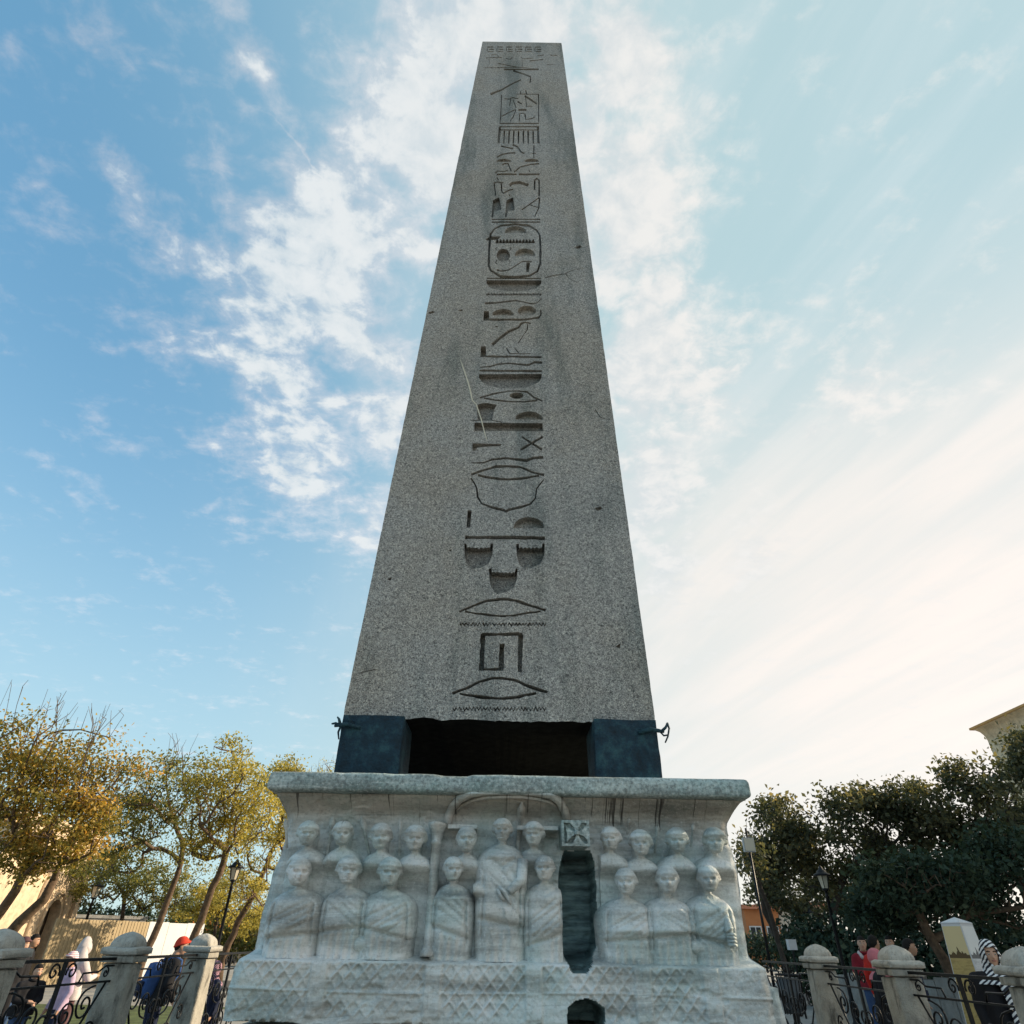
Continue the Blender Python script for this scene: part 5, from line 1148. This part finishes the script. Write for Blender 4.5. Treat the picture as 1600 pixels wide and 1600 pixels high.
# litter bin, low wall, small sign
c = at_d(1231, 1523, 11); t = empty('litter_bin', (c[0], c[1], 0), 0, 'dark wire litter bin behind the railing right of the pedestal', 'litter bin'); zb = c[2]
for j in range(18):
    a_ = j * math.pi / 9; MB().tube([(.16 * math.cos(a_), .16 * math.sin(a_), zb - .55), (.21 * math.cos(a_), .21 * math.sin(a_), zb)], .008, 4).build('wire', IRON, t)
MB().lathe([(.15, 0), (.19, .5)], 16, (0, 0, zb - .54)).build('liner', simple('grey_liner', (.09, .10, .11), .5, .2), t, True); tor = MB(); tor.tube([(.215 * math.cos(a_), .215 * math.sin(a_), zb) for a_ in np.linspace(0, 2 * math.pi, 25)], .014, 5); tor.build('rim', IRON, t, True)
MB().tube([(0, 0, 0), (0, 0, zb - .5)], .05, 8).build('stand', IRON, t)
p0, p1 = at_d(1300, 1500, 15.5), at_d(1500, 1500, 13.2); t, L_ = facade('low_wall', 'low grey stone wall in the shade under the dark trees', 'wall', p0, p1, 1, GREYW)
k = 9
for i in range(k):
    a_, b_ = -L_ / 2 + L_ * i / k, -L_ / 2 + L_ * (i + 1) / k - .015; MB().box(a_, b_, 0, .35, 0, .98 + .05 * (i % 3)).build('stone', GREYW, t)
c = at_d(1237, 1476, 17); t = empty('small_sign', (c[0], c[1], 0), R(20), 'small white box sign on a thin post near the litter bin', 'sign')
MB().tube([(0, 0, 0), (0, 0, c[2])], .025, 6).build('post', IRON, t); MB().box(-.13, .13, -.05, .05, c[2] - .12, c[2] + .12).build('box', WHITEB, t)

# ------------------------------------------------------------------ people
def cloth(name, col, var=.18, sc=12): return simple(name, col, .85, var, sc, 0, .004, .15)
SKIN = simple('skin', (0.50, 0.30, 0.21), .55, .08, 20); SKIN_D = simple('tan_skin', (0.40, 0.23, 0.15), .55, .08, 20)
HAIR = simple('dark_hair', (0.010, .0075, .006), .85, .3, 30); SHOE = simple('shoe_leather', (.03, .028, .026), .5, .2)
EYEW = simple('eye_white', (.7, .68, .64), .3, .02); IRIS = simple('iris', (.03, .018, .01), .2, .1); LIP = simple('lips', (.38, .15, .12), .5, .1)
BLACKC = cloth('black_cloth', (.016, .016, .019)); NAVY = cloth('navy_cloth', (.018, .024, .05)); JEANS = cloth('blue_denim', (.04, .075, .16)); MAROON = cloth('maroon_cloth', (.20, .018, .028)); REDC = cloth('red_cloth', (.48, .030, .022))
WHITEC = cloth('white_cloth', (.50, .46, .46), .2, 7); BROWNC = cloth('brown_cloth', (.24, .11, .05)); PINKC = cloth('rose_cloth', (.52, .17, .20)); PURPLE = cloth('plum_knit', (.10, .055, .06)); BLUEC = cloth('blue_pack_cloth', (.035, .075, .20)); ORANGER = cloth('red_knit', (.60, .06, .035)); GREYC = cloth('grey_cloth', (.14, .14, .15)); LILAC = cloth('lilac_cloth', (.45, .34, .46))
def striped(name, c1, c2, sc, rot=(0, 0, 0)):
    m, t, b, o = mat(name, .85); mp = t.n('ShaderNodeMapping'); mp.inputs['Rotation'].default_value = rot; t.l(o, mp.inputs[0]); wv_ = t.n('ShaderNodeTexWave'); wv_.bands_direction = 'Z'; wv_.inputs['Scale'].default_value = sc; wv_.inputs['Distortion'].default_value = 1.2; wv_.inputs['Detail Scale'].default_value = 3
    t.l(mp.outputs[0], wv_.inputs[0]); t.l(t.mix(t.step(wv_.outputs[1], .42, .58), c1, c2), b.inputs['Base Color']); return m
STRIPE = striped('striped_scarf_cloth', (.02, .022, .035), (.70, .72, .74), 9, (.5, .5, 0)); PINKSTR = striped('pink_striped_knit', (.74, .70, .70), (.55, .24, .30), 14); PATT = striped('patterned_cloth', (.03, .03, .06), (.50, .28, .34), 20, (.8, .3, 0))
HV, HF = head_mesh(26, 34, ears=1.0, jaw=.22, nose=1.0, eyes=.9)
def capsule(mb, a_, b_, ra, rb_, n=10):
    a_, b_ = np.array(a_, float), np.array(b_, float); d = b_ - a_; L_ = np.linalg.norm(d) + 1e-6; d = d / L_; pts, rs_ = [], []
    for k in range(5): q = math.pi / 2 * (1 - k / 4); pts.append(a_ - d * ra * math.sin(q)); rs_.append(max(ra * math.cos(q), .001))
    for k in range(5): q = math.pi / 2 * (k / 4); pts.append(b_ + d * rb_ * math.sin(q)); rs_.append(max(rb_ * math.cos(q), .001))
    mb.tube(pts, rs_, n)
def rotz(V, a_):
    c_, s_ = math.cos(a_), math.sin(a_); V = np.asarray(V, float); return np.stack([V[:, 0] * c_ - V[:, 1] * s_, V[:, 0] * s_ + V[:, 1] * c_, V[:, 2]], 1)
def person(label, px, py, d, yaw, top, legs, skin=SKIN, hair='short', head=None, arms=None, turn=0, lean=0, vox=.013, build_=1.0, group=None, skirt=None, stride=0, H=None):
    c = at_d(px, py, d); H = H or c[2] / .945; k = H / 1.7
    t = empty('person', (c[0], c[1], 0), R(yaw), label, 'person', group)
    el = {-1: ((-.26, .04, 1.11), (-.27, -.06, .87)), 1: ((.26, .04, 1.11), (.27, -.06, .87))}
    if arms: el.update(arms)
    B = []; by = lean
    def sh(p): p = np.array(p, float); f = np.clip((p[2] - .9) / .7, 0, 1.2); p[1] -= by * f; p[2] -= abs(by) * .25 * f; return p
    def b_(a_, q, ra, rb_, m, w_=1): B.append((sh(a_) * k, sh(q) * k, ra * k, rb_ * k, m))
    w_ = build_
    for s_ in (-1, 1):
        b_((s_ * .075 * w_, 0, .95), (s_ * .085 * w_, .0, 1.14), .125 * w_, .110 * w_, 1 if top != legs else 1); b_((s_ * .085 * w_, 0, 1.14), (s_ * .10 * w_, .01, 1.33), .110 * w_, .105 * w_, 1)
        b_((0, .01, 1.37), (s_ * .15 * w_, .01, 1.375), .085, .075, 1)
        st = s_ * stride
        b_((s_ * .085, 0, .92), (s_ * .095, -.02 - st * .5, .50), .098, .068, 2); b_((s_ * .095, -.02 - st * .5, .50), (s_ * .10, .03 - st + abs(stride) * .3, .09), .066, .048, 2)
        b_((s_ * .10, .04 - st + abs(stride) * .3, .05), (s_ * .11, -.14 - st + abs(stride) * .3, .038), .052, .038, 3)
        e, w2 = el[s_]; b_((s_ * .185 * w_, .01, 1.36), e, .072 * w_, .058, 1); b_(e, w2, .056, .043, 1)
        hd = np.array(w2, float) - np.array(e, float); hd /= np.linalg.norm(hd); w2 = np.array(w2, float); pe_ = w2 + hd * .075
        sdv = np.cross(hd, (0, 0, 1.0) if abs(hd[2]) < .8 else (0, 1.0, 0)); sdv /= np.linalg.norm(sdv)
        b_(w2 + hd * .02, pe_, .036, .034, 0); cv = np.array([0, -.02, -.0])
        for f in range(4):
            q0 = pe_ + sdv * (f - 1.5) * .019; q1 = q0 + hd * (.042 + .006 * (f in (1, 2))) + cv * .6; b_(q0, q1, .0095, .009, 0); b_(q1, q1 + hd * .022 + cv, .009, .0075, 0)
        b_(w2 + hd * .03 + sdv * .03, w2 + hd * .075 + sdv * .062 + cv, .012, .010, 0)
    b_((0, .02, 1.40), (0, -.0, 1.52), .062, .056, 0)
    mb = MB()
    for a_, q, ra, rb_, m in B: capsule(mb, a_, q, ra, rb_)
    hc = sh((0, -.025, 1.605)) * k; hv = rotz(HV, R(turn)) * k * 1.04 + hc; mb.add(hv, [tuple(f) for f in HF])
    me0 = raw_mesh('tmp', mb.V, mb.F); tmp = bpy.data.objects.new('tmp', me0); COL.objects.link(tmp)
    rm = tmp.modifiers.new('r', 'REMESH'); rm.mode = 'VOXEL'; rm.voxel_size = vox; rm.use_smooth_shade = True
    sm = tmp.modifiers.new('s', 'SMOOTH'); sm.factor = .5; sm.iterations = 2
    dg = bpy.context.evaluated_depsgraph_get(); me = bpy.data.meshes.new_from_object(tmp.evaluated_get(dg)); bpy.data.objects.remove(tmp); me.name = 'body'
    me.materials.clear()
    for m in (skin, top, legs, SHOE): me.materials.append(m)
    n = len(me.polygons); fc = np.zeros(n * 3); me.polygons.foreach_get('center', fc); fc = fc.reshape(-1, 3); best = np.full(n, 1e9); mi = np.zeros(n, int)
    for a_, q, ra, rb_, m in B:
        dv = q - a_; tt_ = np.clip(((fc - a_) @ dv) / (dv @ dv + 1e-9), 0, 1); ds = np.linalg.norm(fc - a_ - tt_[:, None] * dv, axis=1) - (ra + (rb_ - ra) * tt_); u = ds < best; best[u] = ds[u]; mi[u] = m
    ds = np.linalg.norm((fc - hc) / (np.array([.082, .098, .122]) * k), axis=1) - 1; mi[(ds < .18)] = 0; mi[(mi == 0) & (fc[:, 2] < 1.44 * k) & (fc[:, 2] > 1.25 * k) & (np.abs(fc[:, 0]) < .12)] = 1
    me.polygons.foreach_set('material_index', mi.astype(np.int32)); me.polygons.foreach_set('use_smooth', np.ones(n, bool)); link('body', me, None, t)
    S = k * 1.04
    def shell(name, sc, keep, m, thick=.006):
        cen = HV[HF].mean(1); cn = cen / np.array([.078, .094, .118]); kp = keep(cn[:, 0], cn[:, 1], cn[:, 2]); f = HF[kp]; used, inv = np.unique(f, return_inverse=True); f = inv.reshape(-1, 4)
        V = np.concatenate([HV[used] * sc, HV[used] * (sc - thick / .1)]); nn = len(used); ed = {}
        for q in f:
            for i in range(4): ed[(q[i], q[(i + 1) % 4])] = 1
        F_ = [tuple(q) for q in f] + [tuple(nn + i for i in q[::-1]) for q in f] + [(b2, a2, nn + a2, nn + b2) for (a2, b2) in ed if (b2, a2) not in ed]
        return link(name, raw_mesh(name, rotz(V, R(turn)) * S + hc, F_, True), m, t)
    hat = head or (None, None)
    fc_open = lambda x, y, z, w_=.62, hi=.48, lo=-.95: ~((y < -.15) & (np.abs(x) < w_ * (1 - .25 * np.clip(-z, 0, 1))) & (z < hi) & (z > lo))
    if hat[0] == 'scarf':
        shell('headscarf', 1.20, lambda x, y, z: fc_open(x, y, z), hat[1]); mb = MB()
        pr = [(.088, 1.56), (.10, 1.50), (.098, 1.46), (.125, 1.42), (.185, 1.375), (.205, 1.33)]
        V = []
        for r_, z in pr:
            for j in range(28):
                a_ = 2 * math.pi * j / 28; f = 1 + .07 * math.sin(a_ * 7 + z * 30); V.append(sh((r_ * f * math.cos(a_) * 1.1, r_ * f * math.sin(a_) * .8 - .015, z)) * k)
        mb.add(V, [(i * 28 + j, (i + 1) * 28 + j, (i + 1) * 28 + (j + 1) % 28, i * 28 + (j + 1) % 28) for i in range(5) for j in range(28)]); mb.build('scarf_drape', hat[1], t, True)
    elif hat[0] == 'hood':
        o = shell('hood', 1.24, lambda x, y, z: fc_open(x, y, z, .66, .55), hat[1])
        for v in o.data.vertices:
            q = max(0, (v.co.z - hc[2]) / (.12 * S)); v.co.z += .008 * S * q * q; v.co.x -= (v.co.x - hc[0]) * .22 * q; v.co.y -= (v.co.y - hc[1]) * .2 * q
        mb = MB(); mb.lathe([(.098 * k, 1.62 * k), (.118 * k, 1.53 * k), (.155 * k, 1.45 * k), (.215 * k, 1.36 * k), (.25 * k, 1.2 * k), (.255 * k, 1.12 * k)], 18, (0, 0.01, 0), 1.05, .8, False); mb.build('hood_drape', hat[1], t, True)
    elif hat[0] == 'beanie':
        shell('beanie', 1.13, lambda x, y, z: z > .26 - .30 * np.clip(y, -.2, 1), hat[1], .012); V = []
        for j in range(24):
            a_ = 2 * math.pi * j / 24; V.append((.088 * math.cos(a_), .104 * math.sin(a_), .032 - .032 * math.sin(a_)))
        V.append(V[0]); mb = MB().tube(rotz(np.array(V), R(turn)) * S + hc, .016 * k, 6); mb.build('beanie_cuff', hat[1], t, True)
    if hat[0] in (None, 'beanie', 'cap') and hair != 'none': shell('hair', 1.07, (lambda x, y, z: z > .42 - .85 * sstep(-.3, .55, y)) if hair == 'short' else (lambda x, y, z: (z > .42 - 1.6 * sstep(-.35, .4, y))), HAIR, .01)
    hm = lambda p: tuple(rotz(np.array([p]), R(turn))[0] * S + hc)
    for s_ in (-1, 1):
        MB().lathe([(.001, -.0085), (.009, -.005), (.0125, 0), (.009, .005), (.001, .0085)], 10, hm((s_ * .030, -.0815, .002))).build('eye', EYEW, t, True)
        MB().lathe([(.001, -.006), (.006, -.003), (.0065, .002), (.001, .006)], 8, hm((s_ * .030, -.0905, .002))).build('iris', IRIS, t, True)
        MB().tube([hm((s_ * .046, -.081, .026)), hm((s_ * .030, -.091, .031)), hm((s_ * .014, -.093, .026))], .0042, 5).build('eyebrow', HAIR, t, True)
    MB().tube([hm((-.023, -.088, -.058)), hm((-.009, -.097, -.055)), hm((0, -.099, -.056)), hm((.009, -.097, -.055)), hm((.023, -.088, -.058))], [.003, .006, .0065, .006, .003], 6).build('mouth', LIP, t, True)
    # jacket hem and collar
    mb = MB(); V = []; pr = [(.205, 1.0), (.215, .92), (.212, .86)] if not skirt else [(.20, 1.02), (.215, .9), (.235, .6), (.27, .22)]
    for r_, z in pr:
        for j in range(24):
            a_ = 2 * math.pi * j / 24; f = 1 + .035 * math.sin(a_ * 6 + 2); V.append(sh((r_ * f * math.cos(a_) * w_, r_ * f * math.sin(a_) * .72 * w_, z)) * k)
    mb.add(V, [(i * 24 + j, (i + 1) * 24 + j, (i + 1) * 24 + (j + 1) % 24, i * 24 + (j + 1) % 24) for i in range(len(pr) - 1) for j in range(24)]); mb.build('skirt' if skirt else 'jacket_hem', skirt or top, t, True)
    if hat[0] not in ('scarf', 'hood'):
        mb = MB(); V = [sh((.078 * math.cos(a_), .07 * math.sin(a_) + .008, 1.465 + .012 * math.sin(a_))) * k for a_ in np.linspace(0, 2 * math.pi, 21)]; mb.tube(V, .022 * k, 6); mb.build('collar', top, t, True)
    t['_k'] = k
    return t, k, sh
person('person in a plum knitted beanie and dark coat behind the leftmost post, facing right', 36, 1476, 10.5, 70, BLACKC, BLACKC, head=('beanie', PURPLE), turn=10)
person('dark haired person half hidden beside the plum beanie', 52, 1470, 12, 100, BLACKC, JEANS, SKIN_D)
person('distant person in a white top striding past the stone gate', 70, 1463, 36, 80, WHITEC, BLACKC, stride=.22, vox=.02)
person('child with dark hair, black jacket and blue jeans behind the left railing', 56, 1516, 9.0, 60, BLACKC, JEANS, build_=1.15, arms={-1: ((-.25, -.06, 1.12), (-.08, -.22, 1.10)), 1: ((.25, -.06, 1.12), (.10, -.22, 1.06))}, lean=.06)
person('woman in a pointed white hood and long white coat near the tan boards', 131, 1480, 9.6, 150, WHITEC, PURPLE, head=('hood', WHITEC), build_=1.1, arms={-1: ((-.28, -.10, 1.15), (-.12, -.30, 1.18)), 1: ((.28, -.08, 1.15), (.12, -.30, 1.2))})
person('small child in a pink and white striped hat held close to the white hood', 114, 1499, 9.2, -40, LILAC, NAVY, SKIN_D, head=('beanie', PINKSTR))
t, k, sh = person('person in red beanie and black jacket carrying a blue backpack', 266, 1474, 8.8, 130, BLACKC, NAVY, head=('beanie', ORANGER), turn=-25, lean=.16, build_=1.15, arms={-1: ((-.30, .02, 1.12), (-.28, -.16, .92)), 1: ((.30, .0, 1.12), (.26, -.18, .95))})
me = roughbox(-.17, .17, .10, .30, .93, 1.40, 7, .008, 3, .06)
for v in me.vertices: v.co = Vector(sh(v.co) * k)
pk = link('backpack', me, BLUEC, t); me = roughbox(-.12, .12, .29, .36, .97, 1.16, 5, .006, 5, .04)
for v in me.vertices: v.co = Vector(sh(v.co) * k)
link('pocket', me, NAVY, pk)
for s_ in (-1, 1): MB().tube([sh(p) * k for p in ((s_ * .10, .14, 1.40), (s_ * .12, .04, 1.475), (s_ * .125, -.08, 1.42), (s_ * .14, -.13, 1.25), (s_ * .16, -.04, 1.05))], .022, 6).build('strap', BLUEC, pk, True)
person('faraway pedestrian just right of the red beanie', 301, 1478, 22, 30, BROWNC, NAVY, vox=.02)
person('bending person in navy with a patterned pink scarf beside the pedestal at left', 347, 1512, 9.2, -60, NAVY, NAVY, head=('scarf', PATT), lean=.10, skirt=NAVY)
t, k, sh = person('young man in maroon jacket with white hood facing the camera', 1346, 1474, 12.6, -12, MAROON, JEANS, turn=-8, arms={-1: ((-.25, -.02, 1.13), (-.05, -.22, 1.14)), 1: ((.25, -.02, 1.13), (.10, -.24, 1.10))})
MB().tube([sh(p) * k for p in ((-.06, -.10, 1.36), (-.10, -.02, 1.45), (-.06, .09, 1.46), (0, .11, 1.44), (.06, .09, 1.46), (.10, -.02, 1.45), (.06, -.10, 1.36))], .034, 7).build('hood', WHITEC, t, True)
person('man in bright red jacket seen from the side behind the pink headscarf', 1364, 1474, 11.6, 120, REDC, JEANS, SKIN_D, turn=-15)
person('woman in rose pink headscarf and black coat walking right behind the railing', 1366, 1498, 9.0, 75, BLACKC, BLACKC, head=('scarf', PINKC), skirt=BLACKC, build_=1.1, arms={1: ((.25, -.05, 1.12), (.22, -.22, .93))})
person('person partly hidden between the red jacket and the man in navy', 1390, 1473, 13.4, -30, NAVY, BLACKC, turn=-10)
person('dark haired man in navy jacket looking down to the right', 1411, 1478, 10.6, 55, NAVY, JEANS, SKIN_D, lean=.07, build_=1.15, turn=10)
t, k, sh = person('woman in black and white striped headscarf and black coat at the right', 1545, 1491, 6.7, -14, BLACKC, BLACKC, head=('scarf', STRIPE), skirt=BLACKC, build_=1.15, vox=.009, turn=-4)
me = roughbox(-.075, .075, -.185, -.150, .80, 1.40, 8, .010, 7, .03)
for v in me.vertices: v.co = Vector(sh((v.co.x * 1.1 + .02 + .05 * (1.4 - v.co.z), v.co.y + .045 * max(0, (v.co.z - 1.22) / .2), v.co.z)) * k)
link('scarf_tail', me, STRIPE, t)
for o in bpy.data.objects:
    if '_k' in o: del o['_k']
